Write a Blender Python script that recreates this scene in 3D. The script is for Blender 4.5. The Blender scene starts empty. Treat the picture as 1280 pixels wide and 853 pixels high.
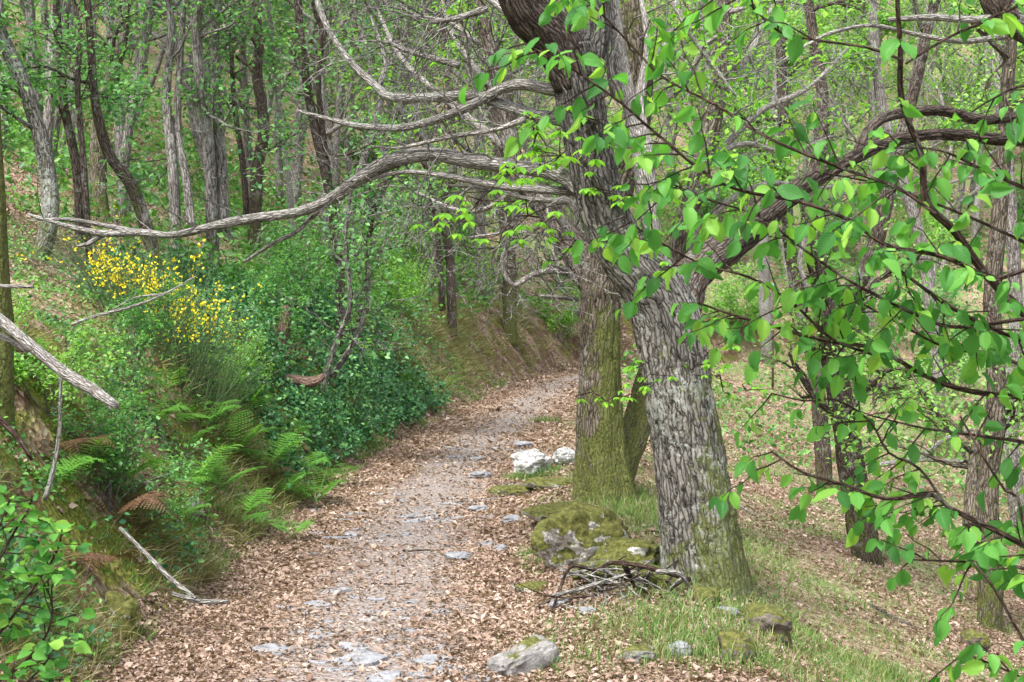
import bpy, math, random
import numpy as np
from mathutils import Vector
C = bpy.context.scene
COL = C.collection
R = math.radians
rng = np.random.default_rng(11)
random.seed(5)

# ------------------------------------------------------------------ camera
F, HOR, CAMZ = 1778.0, 385.0, 1.6           # focal length in photo pixels, horizon row, eye height
cam = bpy.data.cameras.new('camera'); cam.sensor_width = 36; cam.lens = 36*F/1280
cam.shift_y = -(426.5-HOR)/1280
cam.clip_end = 1000; cam.clip_start = 0.05
cam.dof.use_dof = True; cam.dof.focus_distance = 8.5; cam.dof.aperture_fstop = 11
camo = bpy.data.objects.new('camera', cam); COL.objects.link(camo)
camo.location = (0, 0, CAMZ); camo.rotation_euler = (R(90), 0, 0)
C.camera = camo
# ------------------------------------------------------------------ sky and sun
SUN_EL, SUN_AZ = 58, 215                    # azimuth clockwise from +Y
w = bpy.data.worlds.new('World'); C.world = w; w.use_nodes = True
nt = w.node_tree; nt.nodes.clear()
sky = nt.nodes.new('ShaderNodeTexSky'); sky.sky_type = 'NISHITA'; sky.sun_disc = False
sky.sun_elevation = R(SUN_EL); sky.sun_rotation = R(SUN_AZ); sky.dust_density = 3.0
hs = nt.nodes.new('ShaderNodeHueSaturation'); hs.inputs['Saturation'].default_value = 0.42
bg = nt.nodes.new('ShaderNodeBackground'); bg.inputs[1].default_value = 0.15
wo = nt.nodes.new('ShaderNodeOutputWorld')
nt.links.new(sky.outputs[0], hs.inputs['Color']); nt.links.new(hs.outputs[0], bg.inputs[0]); nt.links.new(bg.outputs[0], wo.inputs[0])
sd = bpy.data.lights.new('sun', 'SUN'); sd.energy = 2.3; sd.angle = R(12); sd.color = (1, .975, .94)
so = bpy.data.objects.new('sun', sd); COL.objects.link(so)
sv = Vector((math.sin(R(SUN_AZ))*math.cos(R(SUN_EL)), math.cos(R(SUN_AZ))*math.cos(R(SUN_EL)), math.sin(R(SUN_EL))))
so.rotation_euler = sv.to_track_quat('Z', 'Y').to_euler()
C.view_settings.view_transform = 'Standard'; C.view_settings.look = 'None'
C.view_settings.exposure = 1.55; C.view_settings.gamma = 1.0
C.render.film_transparent = False
C.cycles.max_bounces = 7; C.cycles.diffuse_bounces = 4; C.cycles.glossy_bounces = 2
C.cycles.transmission_bounces = 4; C.cycles.transparent_max_bounces = 4
C.cycles.use_denoising = True; C.cycles.sample_clamp_indirect = 6

# ------------------------------------------------------------------ numeric helpers
def _h(i, j, k, s):
    n = (i.astype(np.int64)*73856093) ^ (j.astype(np.int64)*19349663) ^ (k.astype(np.int64)*83492791) ^ (s*2654435761 % 4294967291)
    n = (n ^ (n >> 13)) * 1274126177 & 0xffffffff
    n = (n ^ (n >> 16)) * 668265263 & 0xffffffff
    return ((n ^ (n >> 15)) & 0xffffff)/float(0xffffff)
def noise(p, s=0):
    p = np.asarray(p, float)
    i = np.floor(p).astype(np.int64); f = p-i; f = f*f*(3-2*f)
    r = 0
    for a in (0, 1):
        for b in (0, 1):
            for c in (0, 1):
                wgt = (f[..., 0] if a else 1-f[..., 0])*(f[..., 1] if b else 1-f[..., 1])*(f[..., 2] if c else 1-f[..., 2])
                r = r+wgt*_h(i[..., 0]+a, i[..., 1]+b, i[..., 2]+c, s)
    return r
def fbm(p, o=3, s=0):
    p = np.asarray(p, float); r = 0; a = .5; t = 0
    for k in range(o):
        r = r+a*noise(p*(2**k)+k*17.3, s+k); t += a; a *= .5
    return r/t
def n2(x, y, sc, o=3, s=0):
    x = np.asarray(x, float); y = np.asarray(y, float)
    return fbm(np.stack([x*sc, y*sc, np.zeros_like(x)+.5], -1), o, s)
def sm(t): t = np.clip(t, 0, 1); return t*t*(3-2*t)

def catmull(pts, step):
    P = np.asarray(pts, float)
    if len(P) == 2: P = np.array([P[0], (P[0]+P[1])/2, P[1]])
    Q = np.vstack([2*P[0]-P[1], P, 2*P[-1]-P[-2]])
    out = []
    for i in range(1, len(Q)-2):
        L = np.linalg.norm((Q[i+1]-Q[i])[:3]); n = max(1, int(math.ceil(L/step)))
        t = np.linspace(0, 1, n, endpoint=False)[:, None]
        a, b, c, d = Q[i-1], Q[i], Q[i+1], Q[i+2]
        out.append(.5*((2*b)+(-a+c)*t+(2*a-5*b+4*c-d)*t**2+(-a+3*b-3*c+d)*t**3))
    out.append(Q[-2][None])
    return np.vstack(out)

# ------------------------------------------------------------------ the lie of the land
PATH = [(4, -40), (1.5, -16), (0, -7), (-.5, 0), (-.72, 3), (-.82, 6), (-.82, 8), (-.82, 9.6), (-.75, 13.2), (-.42, 17.2), (.32, 24.7), (1.15, 31.2), (2.7, 36.8), (6, 40.5), (12, 42.5), (25, 44), (60, 46), (160, 52)]
PL = catmull([(a, b, 0) for a, b in PATH], .3)[:, :2]
PT = np.gradient(PL, axis=0); PT /= np.linalg.norm(PT, axis=1)[:, None]
def xc(y): return np.interp(y, PL[:, 1], PL[:, 0])
def sdist(x, y):
    x = np.atleast_1d(np.asarray(x, float)); y = np.atleast_1d(np.asarray(y, float)); sh = x.shape
    x = x.ravel(); y = y.ravel(); out = np.empty_like(x)
    for k in range(0, len(x), 20000):
        dx = x[k:k+20000, None]-PL[None, :, 0]; dy = y[k:k+20000, None]-PL[None, :, 1]
        q = dx*dx+dy*dy; m = q.argmin(1); ar = np.arange(len(m))
        cr = PT[m, 0]*dy[ar, m]-PT[m, 1]*dx[ar, m]
        out[k:k+20000] = np.sign(cr)*np.sqrt(q[ar, m])
    return out.reshape(sh)
def H(x, y, d=None):
    x = np.atleast_1d(np.asarray(x, float)); y = np.atleast_1d(np.asarray(y, float))
    if d is None: d = sdist(x, y)
    e = n2(x, y, .7, 2, 3)-.5
    u = d-.82-.25*e
    hb = 1.2+.5*(n2(x, y, .35, 2, 9)-.5)
    wide = 1.08+.5*(n2(x, y, .5, 1, 19)-.5)
    left = hb*sm(np.clip(u/wide*.82+.0, 0, 1))+.50*np.clip(u-wide*.8, 0, None)
    rough = np.clip(u/.5, 0, 1)
    left = left+rough*(.30*(n2(x, y, 1.9, 3, 5)-.5)+.13*(n2(x, y, 6, 2, 7)-.5))+np.clip(u-3, 0, 6)/6*1.2*(n2(x, y, .12, 2, 31)-.5)
    v = -d-.82+.3*e
    vv = np.clip(v-1.0, 0, None)
    right = -2.5*(1-np.exp(-.43*vv/2.5))+.10*sm(v/.45)*sm((1.9-v)/.6)
    right = right+sm(v/.5)*(.10*(n2(x, y, 1.1, 3, 15)-.5)+.03*(n2(x, y, 6, 2, 17)-.5))
    base = .035*(n2(x, y, 1.6, 3, 21)-.5)+.012*(n2(x, y, 9, 2, 23)-.5)
    return np.where(d > 0, np.where(u > 0, left, 0), np.where(v > 0, right, 0))+base
def P(px, py, Y): return np.array([(px-640)/F*Y, Y, CAMZ-(py-HOR)/F*Y])
_yy = np.concatenate([np.arange(3, 30, .03), np.arange(30, 120, .15)])
def hit(px, py):
    x = (px-640)/F*_yy; z = CAMZ-(py-HOR)/F*_yy
    k = np.argmax(H(x, _yy) > z)
    return np.array([x[k], _yy[k], z[k]])
def gz(x, y): return float(H(x, y)[0])

# ------------------------------------------------------------------ mesh helpers
class Acc:
    def __init__(s): s.V = []; s.F = {}; s.n = 0; s.A = {}
    def add(s, V, Fs, **at):
        V = np.asarray(V, float).reshape(-1, 3)
        s.V.append(V)
        for f in Fs:
            f = np.asarray(f, np.int64); s.F.setdefault(f.shape[1], []).append(f+s.n)
        for k in set(list(at)+list(s.A)):
            a = at.get(k, 0.0)
            a = np.asarray(a, float)
            if a.ndim == 0 or len(a) != len(V): a = np.broadcast_to(a, (len(V),)+a.shape[(1 if a.ndim and len(a) == len(V) else 0):]) if a.ndim == 0 else np.broadcast_to(a, (len(V), 3))
            s.A.setdefault(k, [(s.n, None)] if s.n else []).append((len(V), a))
        s.n += len(V)
    def mesh(s, name, mat, smooth=True):
        me = bpy.data.meshes.new(name)
        V = np.vstack(s.V) if s.V else np.zeros((0, 3))
        me.vertices.add(len(V)); me.vertices.foreach_set('co', V.astype(np.float32).ravel())
        starts = []; idx = []; off = 0
        for k, fs in s.F.items():
            f = np.vstack(fs); idx.append(f.ravel()); starts.append(off+np.arange(len(f))*k); off += f.size
        if idx:
            idx = np.concatenate(idx); st = np.concatenate(starts)
            me.loops.add(len(idx)); me.loops.foreach_set('vertex_index', idx.astype(np.int32))
            me.polygons.add(len(st)); me.polygons.foreach_set('loop_start', st.astype(np.int32))
            me.update(calc_edges=True)
            me.polygons.foreach_set('use_smooth', np.full(len(st), smooth))
        for k, L in s.A.items():
            vec = any(a is not None and a.ndim == 2 for _, a in L)
            L = [(np.zeros((n, 3) if vec else n) if a is None else a) for n, a in L]
            a = np.concatenate(L)
            t = me.attributes.new(k, 'FLOAT_VECTOR' if vec else 'FLOAT', 'POINT')
            t.data.foreach_set('vector' if vec else 'value', a.astype(np.float32).ravel())
        if mat: me.materials.append(mat)
        me.validate()
        return me
    def build(s, name, mat, parent=None, smooth=True, kind=None):
        o = bpy.data.objects.new(name, s.mesh(name, mat, smooth)); COL.objects.link(o)
        if parent is not None: o.parent = parent
        if kind: o['kind'] = kind
        return o
def link(name, me, parent=None, loc=None):
    o = bpy.data.objects.new(name, me); COL.objects.link(o)
    if parent is not None: o.parent = parent
    if loc is not None: o.location = loc
    return o
def empty(name, loc=(0, 0, 0)):
    o = bpy.data.objects.new(name, None); COL.objects.link(o); o.location = loc; o.empty_display_size = .2
    return o
def tag(o, label, cat, group=None, kind=None):
    o['label'] = label; o['category'] = cat
    if group: o['group'] = group
    if kind: o['kind'] = kind
    return o
def copy_tree(o, parent=None):
    c = o.copy(); COL.objects.link(c)
    if parent is not None: c.parent = parent
    for ch in o.children: copy_tree(ch, c)
    return c

def tube(pts, rad, seg=8, lump=0.0, lf=3.0, relief=None, seed=0, cap=True, step=None):
    """tapered tube round a polyline; returns verts, faces, bark coordinates"""
    pts = np.asarray(pts, float); rad = np.asarray(rad, float)
    if step:
        q = catmull(np.hstack([pts, rad[:, None]]), step); pts = q[:, :3]; rad = np.clip(q[:, 3], 1e-4, None)
    n = len(pts)
    T = np.gradient(pts, axis=0); T /= np.linalg.norm(T, axis=1)[:, None]+1e-9
    a = np.array([1., 0, 0]) if abs(T[0, 0]) < .8 else np.array([0, 1., 0])
    N = np.empty_like(pts); N[0] = np.cross(T[0], a); N[0] /= np.linalg.norm(N[0])
    for i in range(1, n):
        v = N[i-1]-T[i]*np.dot(N[i-1], T[i]); N[i] = v/(np.linalg.norm(v)+1e-9)
    B = np.cross(T, N)
    th = np.linspace(0, 2*math.pi, seg, endpoint=False); c = np.cos(th); s_ = np.sin(th)
    S = np.concatenate([[0], np.cumsum(np.linalg.norm(np.diff(pts, axis=0), axis=1))])
    r = np.repeat(rad[:, None], seg, 1)
    if lump:
        q = np.stack([np.broadcast_to(c*lf*.5, (n, seg)), np.broadcast_to(s_*lf*.5, (n, seg)), np.broadcast_to((S*lf)[:, None], (n, seg))], -1)
        r = r*(1+lump*(fbm(q+seed*7.1, 2, seed)-.5)*2)
    bk = np.stack([c[None]*r, s_[None]*r, np.broadcast_to(S[:, None], (n, seg))], -1)
    if relief: r = r+relief(bk, S, th)
    V = pts[:, None]+r[..., None]*(c[None, :, None]*N[:, None]+s_[None, :, None]*B[:, None])
    i = np.arange(n-1)[:, None]*seg; j = np.arange(seg)[None]; j2 = (j+1) % seg
    Fq = np.stack([i+j, i+j2, i+seg+j2, i+seg+j], -1).reshape(-1, 4)
    V = V.reshape(-1, 3); bkf = bk.reshape(-1, 3); Fs = [Fq]
    if cap:
        V = np.vstack([V, pts[0], pts[-1]]); bkf = np.vstack([bkf, [0, 0, S[0]], [0, 0, S[-1]]]); k = n*seg
        j = np.arange(seg); j2 = (j+1) % seg
        Fs.append(np.stack([j2, j, np.full(seg, k)], -1)); Fs.append(np.stack([(n-1)*seg+j, (n-1)*seg+j2, np.full(seg, k+1)], -1))
    return V, Fs, bkf

def frames(dirs, ups, spin=None):
    d = dirs/(np.linalg.norm(dirs, axis=1)[:, None]+1e-9)
    s = np.cross(d, ups); s /= np.linalg.norm(s, axis=1)[:, None]+1e-9
    n = np.cross(s, d)
    if spin is not None:
        c, q = np.cos(spin)[:, None], np.sin(spin)[:, None]
        s, n = s*c+n*q, n*c-s*q
    return np.stack([s, d, n], -1)
def scatter(acc, tv, tf, pos, M, sc, rnd=None, nonuni=None):
    m = len(tv); N = len(pos)
    if N == 0: return
    sc = np.broadcast_to(np.asarray(sc, float), (N,))
    t = np.broadcast_to(tv, (N, m, 3))*sc[:, None, None]
    if nonuni is not None: t = t*nonuni[:, None, :]
    V = np.einsum('nij,nmj->nmi', M, t)+pos[:, None]
    off = (np.arange(N)*m)[:, None, None]
    Fs = [(f[None]+off).reshape(-1, f.shape[1]) for f in tf]
    if rnd is None: rnd = rng.random(N)
    acc.add(V.reshape(-1, 3), Fs, rnd=np.repeat(rnd, m))
def rdir(n, z=0., zs=1.):
    v = rng.normal(size=(n, 3)); v[:, 2] = v[:, 2]*zs+z
    return v/np.linalg.norm(v, axis=1)[:, None]

# leaf templates: length along +Y, origin at the stalk
LEAF2 = (np.array([[0, 0, 0], [.3, .45, .1], [0, 1, -.05], [-.3, .45, .1]]), [np.array([[0, 1, 2], [0, 2, 3]])])
LEAF6 = (np.array([[0, 0, 0], [.26, .25, .06], [.30, .6, .02], [0, 1, -.16], [-.30, .6, .02], [-.26, .25, .06], [0, .5, -.03]]),
         [np.array([[0, 1, 6], [1, 2, 6], [2, 3, 6], [3, 4, 6], [4, 5, 6], [5, 0, 6]])])
LONG6 = (np.array([[0, 0, 0], [.12, .3, .04], [.16, .65, -.04], [0, 1, -.25], [-.16, .65, -.04], [-.12, .3, .04], [0, .5, -.05]]),
         [np.array([[0, 1, 6], [1, 2, 6], [2, 3, 6], [3, 4, 6], [4, 5, 6], [5, 0, 6]])])
DRY = (np.array([[0, 0, .02], [.26, .42, .2], [.05, 1, .1], [-.24, .55, .16], [0, .5, -.04]]), [np.array([[0, 1, 4], [1, 2, 4], [2, 3, 4], [3, 0, 4]])])
BLADE = (np.array([[-.5, 0, 0], [.5, 0, 0], [-.42, .4, .05], [.42, .4, .05], [-.3, .75, -.02], [.3, .75, -.02], [0, 1, -.16]]),
         [np.array([[0, 1, 3, 2], [2, 3, 5, 4]]), np.array([[4, 5, 6]])])

# ------------------------------------------------------------------ materials
class NB:
    def __init__(s, name):
        s.m = bpy.data.materials.new(name); s.m.use_nodes = True; s.t = s.m.node_tree; s.t.nodes.clear()
        s.out = s.n('OutputMaterial')
    def n(s, t, **k):
        nd = s.t.nodes.new('ShaderNode'+t)
        for a, b in k.items(): setattr(nd, a, b)
        return nd
    def l(s, a, b): s.t.links.new(a, b)
    def attr(s, name): return s.n('Attribute', attribute_name=name)
    def pos(s): return s.n('NewGeometry').outputs['Position']
    def noise(s, vec, scale, det=4, rough=.6, dist=0):
        x = s.n('TexNoise'); x.inputs['Scale'].default_value = scale; x.inputs['Detail'].default_value = det
        x.inputs['Roughness'].default_value = rough; x.inputs['Distortion'].default_value = dist
        if vec is not None: s.l(vec, x.inputs['Vector'])
        return x.outputs['Fac']
    def vor(s, vec, scale, out='Distance', feature='F1', rand=1):
        x = s.n('TexVoronoi', feature=feature); x.inputs['Scale'].default_value = scale
        if 'Randomness' in x.inputs: x.inputs['Randomness'].default_value = rand
        if vec is not None: s.l(vec, x.inputs['Vector'])
        return x.outputs[out]
    def ramp(s, fac, stops, interp='LINEAR'):
        x = s.n('ValToRGB'); e = x.color_ramp.elements; x.color_ramp.interpolation = interp
        while len(e) < len(stops): e.new(.5)
        for q, (p, c) in zip(e, stops): q.position = p; q.color = (c if len(c) == 4 else (*c, 1)) if isinstance(c, tuple) else (c, c, c, 1)
        s.l(fac, x.inputs[0]); return x.outputs[0]
    def mix(s, fac, a, b, mode='MIX'):
        x = s.n('Mix', data_type='RGBA', blend_type=mode)
        for v, i in ((fac, 0), (a, 6), (b, 7)):
            if isinstance(v, (int, float)): x.inputs[i].default_value = v
            elif isinstance(v, tuple): x.inputs[i].default_value = (*v, 1)
            else: s.l(v, x.inputs[i])
        return x.outputs[2]
    def math(s, op, a, b=None, c=None):
        x = s.n('Math', operation=op)
        for i, v in enumerate((a, b, c)):
            if v is None: continue
            if isinstance(v, (int, float)): x.inputs[i].default_value = v
            else: s.l(v, x.inputs[i])
        return x.outputs[0]
    def scale(s, vec, v3):
        x = s.n('Mapping'); x.inputs['Scale'].default_value = v3; s.l(vec, x.inputs[0]); return x.outputs[0]
    def bump(s, h, strength=.5, dist=.02):
        x = s.n('Bump'); x.inputs['Strength'].default_value = strength; x.inputs['Distance'].default_value = dist
        s.l(h, x.inputs['Height']); return x.outputs[0]
    def principled(s, col, rough=.85, bump=None, spec=.3):
        p = s.n('BsdfPrincipled')
        if isinstance(col, tuple): p.inputs['Base Color'].default_value = (*col, 1)
        else: s.l(col, p.inputs['Base Color'])
        if isinstance(rough, (int, float)): p.inputs['Roughness'].default_value = rough
        else: s.l(rough, p.inputs['Roughness'])
        p.inputs['Specular IOR Level'].default_value = spec
        if bump is not None: s.l(bump, p.inputs['Normal'])
        return p
    def done(s, sh): s.l(sh.outputs[0], s.out.inputs[0]); return s.m
    def leafy(s, col, rough=.45, tr=.4, bump=None, spec=.35, tcol=None):
        p = s.principled(col, rough, bump, spec)
        t = s.n('BsdfTranslucent')
        tc = s.mix(1.0, col, (1.15, 1.25, .55) if tcol is None else tcol, 'MULTIPLY')
        s.l(tc, t.inputs[0])
        m = s.n('MixShader'); m.inputs[0].default_value = tr
        s.l(p.outputs[0], m.inputs[1]); s.l(t.outputs[0], m.inputs[2])
        return s.done(m)

def leaf_mat(name, stops, tr=.42, rough=.45, veins=False, spec=.35):
    b = NB(name)
    if veins:
        rnd = b.n('ObjectInfo').outputs['Random']
        g = b.attr('rnd').outputs['Fac']
        rnd = b.math('FRACT', b.math('ADD', rnd, g))
    else: rnd = b.attr('rnd').outputs['Fac']
    col = b.ramp(rnd, stops)
    bmp = None
    if veins:
        uv = b.n('SeparateXYZ'); b.l(b.attr('luv').outputs['Vector'], uv.inputs[0])
        au = b.math('ABSOLUTE', uv.outputs[0]); v = uv.outputs[1]
        ph = b.math('MULTIPLY', b.math('SUBTRACT', v, b.math('MULTIPLY', au, .22)), 62.)
        side = b.ramp(b.math('SINE', ph), [(.0, 0.), (.82, 0.), (1., 1.)])
        mid = b.ramp(au, [(0., 1.), (.05, .0)])
        vn = b.math('MAXIMUM', side, mid)
        col = b.mix(b.math('MULTIPLY', vn, .35), col, (.22, .42, .08))
        bmp = b.bump(b.math('SUBTRACT', 1., vn), .5, .004)
    else:
        nz = b.noise(b.pos(), 30, 2)
        col = b.mix(.35, col, b.ramp(nz, [(.3, .55), (.7, 1.3)]), 'MULTIPLY')
    return b.leafy(col, rough, tr, bmp, spec)

def bark_mat(name, dark, light, moss=.0, lichen=.5, su=1., furrow=1., mosscol=(.115, .135, .03)):
    b = NB(name)
    bk = b.attr('bk').outputs['Vector']
    v1 = b.scale(bk, (42*su, 42*su, 6.5*su)); v2 = b.scale(bk, (95*su, 95*su, 30*su))
    wob = b.n('TexNoise'); wob.inputs['Scale'].default_value = 14.; wob.inputs['Detail'].default_value = 4; b.l(bk, wob.inputs['Vector'])
    vm = b.n('VectorMath', operation='MULTIPLY_ADD'); b.l(wob.outputs['Color'], vm.inputs[0]); vm.inputs[1].default_value = (1.7, 1.7, .9); b.l(v1, vm.inputs[2])
    ed = b.vor(vm.outputs[0], 1., 'Distance', 'DISTANCE_TO_EDGE')
    fn = b.noise(v1, 1.3, 5, .7, .3); f2 = b.noise(v2, 1., 5, .75)
    f = b.math('ADD', b.math('MULTIPLY', b.ramp(ed, [(.02, 0.), (.26, 1.)]), .55), b.math('MULTIPLY', fn, .62))
    col = b.ramp(f, [(.26, dark), (.5, tuple((x*.4+y*.6) for x, y in zip(dark, light))), (.78, light)])
    col = b.mix(.75, col, b.ramp(f2, [(.32, .35), (.68, 1.6)]), 'MULTIPLY')
    p = b.pos()
    big = b.noise(p, 3., 4, .6)
    col = b.mix(.6, col, b.ramp(big, [(.3, .6), (.7, 1.25)]), 'MULTIPLY')
    if lichen:
        ln = b.noise(p, 26., 5, .75, .4); l2 = b.noise(p, 3.4, 2)
        lm = b.ramp(b.math('ADD', ln, b.math('MULTIPLY', b.math('SUBTRACT', l2, .5), .75)), [(.61-.05*lichen, 0.), (.655-.05*lichen, lichen*.85)])
        neg = b.n('Clamp'); b.l(b.math('MULTIPLY_ADD', b.attr('moss').outputs['Fac'], 5., 1.), neg.inputs[0])
        lm = b.math('MULTIPLY', lm, neg.outputs[0])
        col = b.mix(lm, col, (.36, .38, .34))
        dk = b.n('MapRange'); b.l(b.attr('moss').outputs['Fac'], dk.inputs[0]); dk.inputs[1].default_value = -.3; dk.inputs[2].default_value = 0; dk.inputs[3].default_value = .5; dk.inputs[4].default_value = 1
        col = b.mix(1., col, dk.outputs[0], 'MULTIPLY')
    h = b.math('ADD', f, b.math('MULTIPLY', f2, .5))
    ms = b.attr('moss').outputs['Fac']
    mn = b.math('ADD', b.math('MULTIPLY', b.noise(p, 8., 5, .75), .7), b.math('MULTIPLY', b.noise(v1, .9, 4, .7), .5))
    mf = b.ramp(b.math('ADD', b.math('MULTIPLY', b.math('SUBTRACT', mn, .6), 3.4), b.math('ADD', ms, moss)), [(.40, 0.), (.70, 1.)])
    mc = b.ramp(b.noise(p, 55., 4, .75), [(.3, tuple(x*.3 for x in mosscol)), (.55, mosscol), (.75, tuple(min(1, x*1.7) for x in mosscol))])
    col = b.mix(b.math('MULTIPLY', mf, .8), col, mc)
    return b.done(b.principled(col, .9, b.bump(h, .9*furrow, .02), .15))

M = {}
M['bark_a'] = bark_mat('grey_furrowed_bark', (.022, .019, .015), (.235, .22, .195), lichen=.95)
M['bark_b'] = bark_mat('mossy_bark', (.02, .016, .011), (.17, .14, .11), moss=.1, lichen=.3)
M['bark_dark'] = bark_mat('dark_bark', (.018, .013, .011), (.14, .11, .09), lichen=.5, su=1.2)
M['bark_far'] = bark_mat('forest_bark', (.05, .043, .04), (.32, .29, .27), lichen=.6, su=.8)
M['bark_pale'] = bark_mat('pale_bark', (.09, .08, .07), (.38, .36, .33), lichen=.6, su=1.7)
M['twig_dark'] = bark_mat('brown_twig_bark', (.022, .013, .010), (.10, .065, .05), lichen=.25, su=2)
M['deadwood'] = bark_mat('bleached_dead_wood', (.12, .10, .085), (.48, .455, .42), lichen=.3, su=2.4)
M['rustwood'] = bark_mat('rotten_red_wood', (.05, .03, .022), (.25, .17, .13), lichen=.0, su=1.4)

G = lambda *a: a
M['leaf_near'] = leaf_mat('broad_leaf', [(0, (.045, .17, .045)), (.35, (.085, .28, .06)), (.7, (.15, .40, .075)), (1, (.30, .53, .09))], tr=.52, veins=True, spec=.22)
M['leaf_shoot'] = leaf_mat('chestnut_leaf', [(0, (.10, .28, .03)), (.6, (.17, .40, .035)), (1, (.27, .50, .05))], tr=.5)
M['leaf_mid'] = leaf_mat('wood_leaf', [(0, (.06, .17, .07)), (.5, (.12, .30, .10)), (1, (.22, .46, .13))], tr=.45)
M['leaf_light'] = leaf_mat('young_leaf', [(0, (.11, .27, .06)), (.5, (.20, .42, .09)), (1, (.36, .58, .14))], tr=.5)
M['leaf_ivy'] = leaf_mat('bramble_leaf', [(0, (.02, .075, .03)), (.4, (.04, .145, .05)), (.75, (.08, .23, .07)), (1, (.18, .37, .10))], tr=.22, rough=.4)
M['leaf_cover'] = leaf_mat('ground_cover_leaf', [(0, (.05, .15, .04)), (.5, (.10, .27, .06)), (1, (.20, .38, .08))], tr=.35)
M['fern'] = leaf_mat('fern_green', [(0, (.08, .22, .04)), (.5, (.13, .34, .05)), (1, (.26, .46, .07))], tr=.4)
M['dead_fern'] = leaf_mat('dead_bracken', [(0, (.05, .026, .016)), (.5, (.12, .062, .036)), (1, (.22, .13, .075))], tr=.2)
M['grass'] = leaf_mat('grass_blade', [(0, (.06, .15, .03)), (.45, (.12, .24, .045)), (.7, (.20, .29, .08)), (1, (.38, .33, .18))], tr=.35)
M['drygrass'] = leaf_mat('dry_grass_blade', [(0, (.12, .11, .03)), (.35, (.20, .17, .07)), (.7, (.14, .20, .04)), (1, (.42, .34, .20))], tr=.3)
M['litter'] = leaf_mat('dry_leaf', [(0, (.07, .042, .031)), (.25, (.18, .112, .080)), (.55, (.29, .20, .15)), (.8, (.40, .295, .235)), (1, (.56, .46, .39))], tr=.15, rough=.6)
M['flower'] = leaf_mat('broom_flower', [(0, (.80, .60, .01)), (1, (.85, .76, .04))], tr=.3)
M['needle'] = leaf_mat('broom_stem', [(0, (.035, .075, .03)), (1, (.11, .17, .07))], tr=.1)

def ground_mat(name, path):
    b = NB(name); p = b.pos(); d = b.attr('dd').outputs['Fac']
    n1 = b.noise(p, 9., 6, .7); n2_ = b.noise(p, 42., 4, .7); nb = b.noise(p, .7, 4, .6); nc = b.noise(p, 2.6, 4, .65)
    vc = b.n('TexVoronoi'); vc.inputs['Scale'].default_value = 26; b.l(p, vc.inputs['Vector'])
    sep = b.n('SeparateColor'); b.l(vc.outputs['Color'], sep.inputs[0])
    litter = b.ramp(sep.outputs[0], [(0, (.10, .06, .04)), (.35, (.22, .14, .095)), (.7, (.33, .235, .17)), (1, (.45, .36, .28))])
    litter = b.mix(.7, litter, b.ramp(n2_, [(.3, .5), (.7, 1.3)]), 'MULTIPLY')
    if path:
        grit = b.ramp(n2_, [(.3, (.12, .09, .075)), (.5, (.24, .20, .18)), (.72, (.38, .35, .33))])
        m = b.ramp(b.math('ADD', b.math('MULTIPLY', b.math('SUBTRACT', n1, .5), 1.1), b.math('ADD', b.math('ABSOLUTE', b.math('ADD', d, .1)), b.math('MULTIPLY', b.math('SUBTRACT', nc, .5), 1.0))), [(.28, 0.), (.55, 1.)])
        col = b.mix(m, grit, litter)
    else:
        soil = b.ramp(n1, [(.3, (.04, .023, .016)), (.55, (.13, .078, .052)), (.75, (.24, .155, .11))])
        moss = b.ramp(n2_, [(.3, (.045, .055, .012)), (.55, (.15, .16, .03)), (.78, (.29, .28, .07))])
        green = b.ramp(n2_, [(.3, (.07, .11, .03)), (.6, (.17, .24, .08)), (.8, (.30, .36, .16))])
        hill = b.mix(b.ramp(b.math('ADD', nb, b.math('MULTIPLY', b.math('SUBTRACT', n1, .5), .5)), [(.44, 0.), (.60, .85)]), litter, green)
        bank = b.mix(b.ramp(b.math('SUBTRACT', nc, b.math('MULTIPLY', b.attr('earth').outputs['Fac'], .09)), [(.40, 0.), (.50, 1.)]), soil, moss)
        bank = b.mix(b.math('MULTIPLY', b.ramp(b.noise(p, 1.9, 3), [(.5, 0.), (.58, 1.)]), .8), bank, litter)
        onbank = b.attr('bank').outputs['Fac']
        col = b.mix(onbank, hill, bank)
    h = b.math('ADD', b.math('MULTIPLY', vc.outputs['Distance'], 1.0), b.math('ADD', n1, b.math('MULTIPLY', n2_, .6)))
    return b.done(b.principled(col, .92, b.bump(h, .8, .03), .15))
M['ground'] = ground_mat('woodland_floor', False)
M['path'] = ground_mat('path_surface', True)

def rock_mat(name, base, mossy, lich):
    b = NB(name); p = b.pos()
    n = b.noise(p, 14., 7, .7); q = b.noise(p, 55., 4, .7); big = b.noise(p, 4.5, 4, .6)
    col = b.ramp(n, [(.3, tuple(x*.45 for x in base)), (.5, base), (.7, tuple(min(1, x*1.4) for x in base))])
    col = b.mix(.6, col, b.ramp(q, [(.3, .6), (.7, 1.3)]), 'MULTIPLY')
    if lich:
        col = b.mix(b.ramp(b.math('ADD', b.noise(p, 30., 5, .7, .5), b.math('MULTIPLY', b.math('SUBTRACT', big, .5), .6)), [(.56-.1*lich, 0.), (.60-.1*lich, .9)]), col, (.55, .55, .52))
    if mossy:
        nz = b.n('SeparateXYZ'); b.l(b.n('NewGeometry').outputs['Normal'], nz.inputs[0])
        f = b.math('ADD', b.math('ADD', b.math('MULTIPLY', nz.outputs[2], .35), mossy-.5), b.math('MULTIPLY', b.noise(p, 8., 5, .65), 1.15))
        mc = b.ramp(b.noise(p, 38., 5, .7), [(.3, (.025, .03, .008)), (.5, (.085, .09, .022)), (.72, (.19, .18, .055))])
        col = b.mix(b.ramp(f, [(.50, 0.), (.58, 1.)]), col, mc)
    return b.done(b.principled(col, .9, b.bump(b.math('ADD', n, b.math('MULTIPLY', q, .5)), .8, .02), .2))
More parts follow.
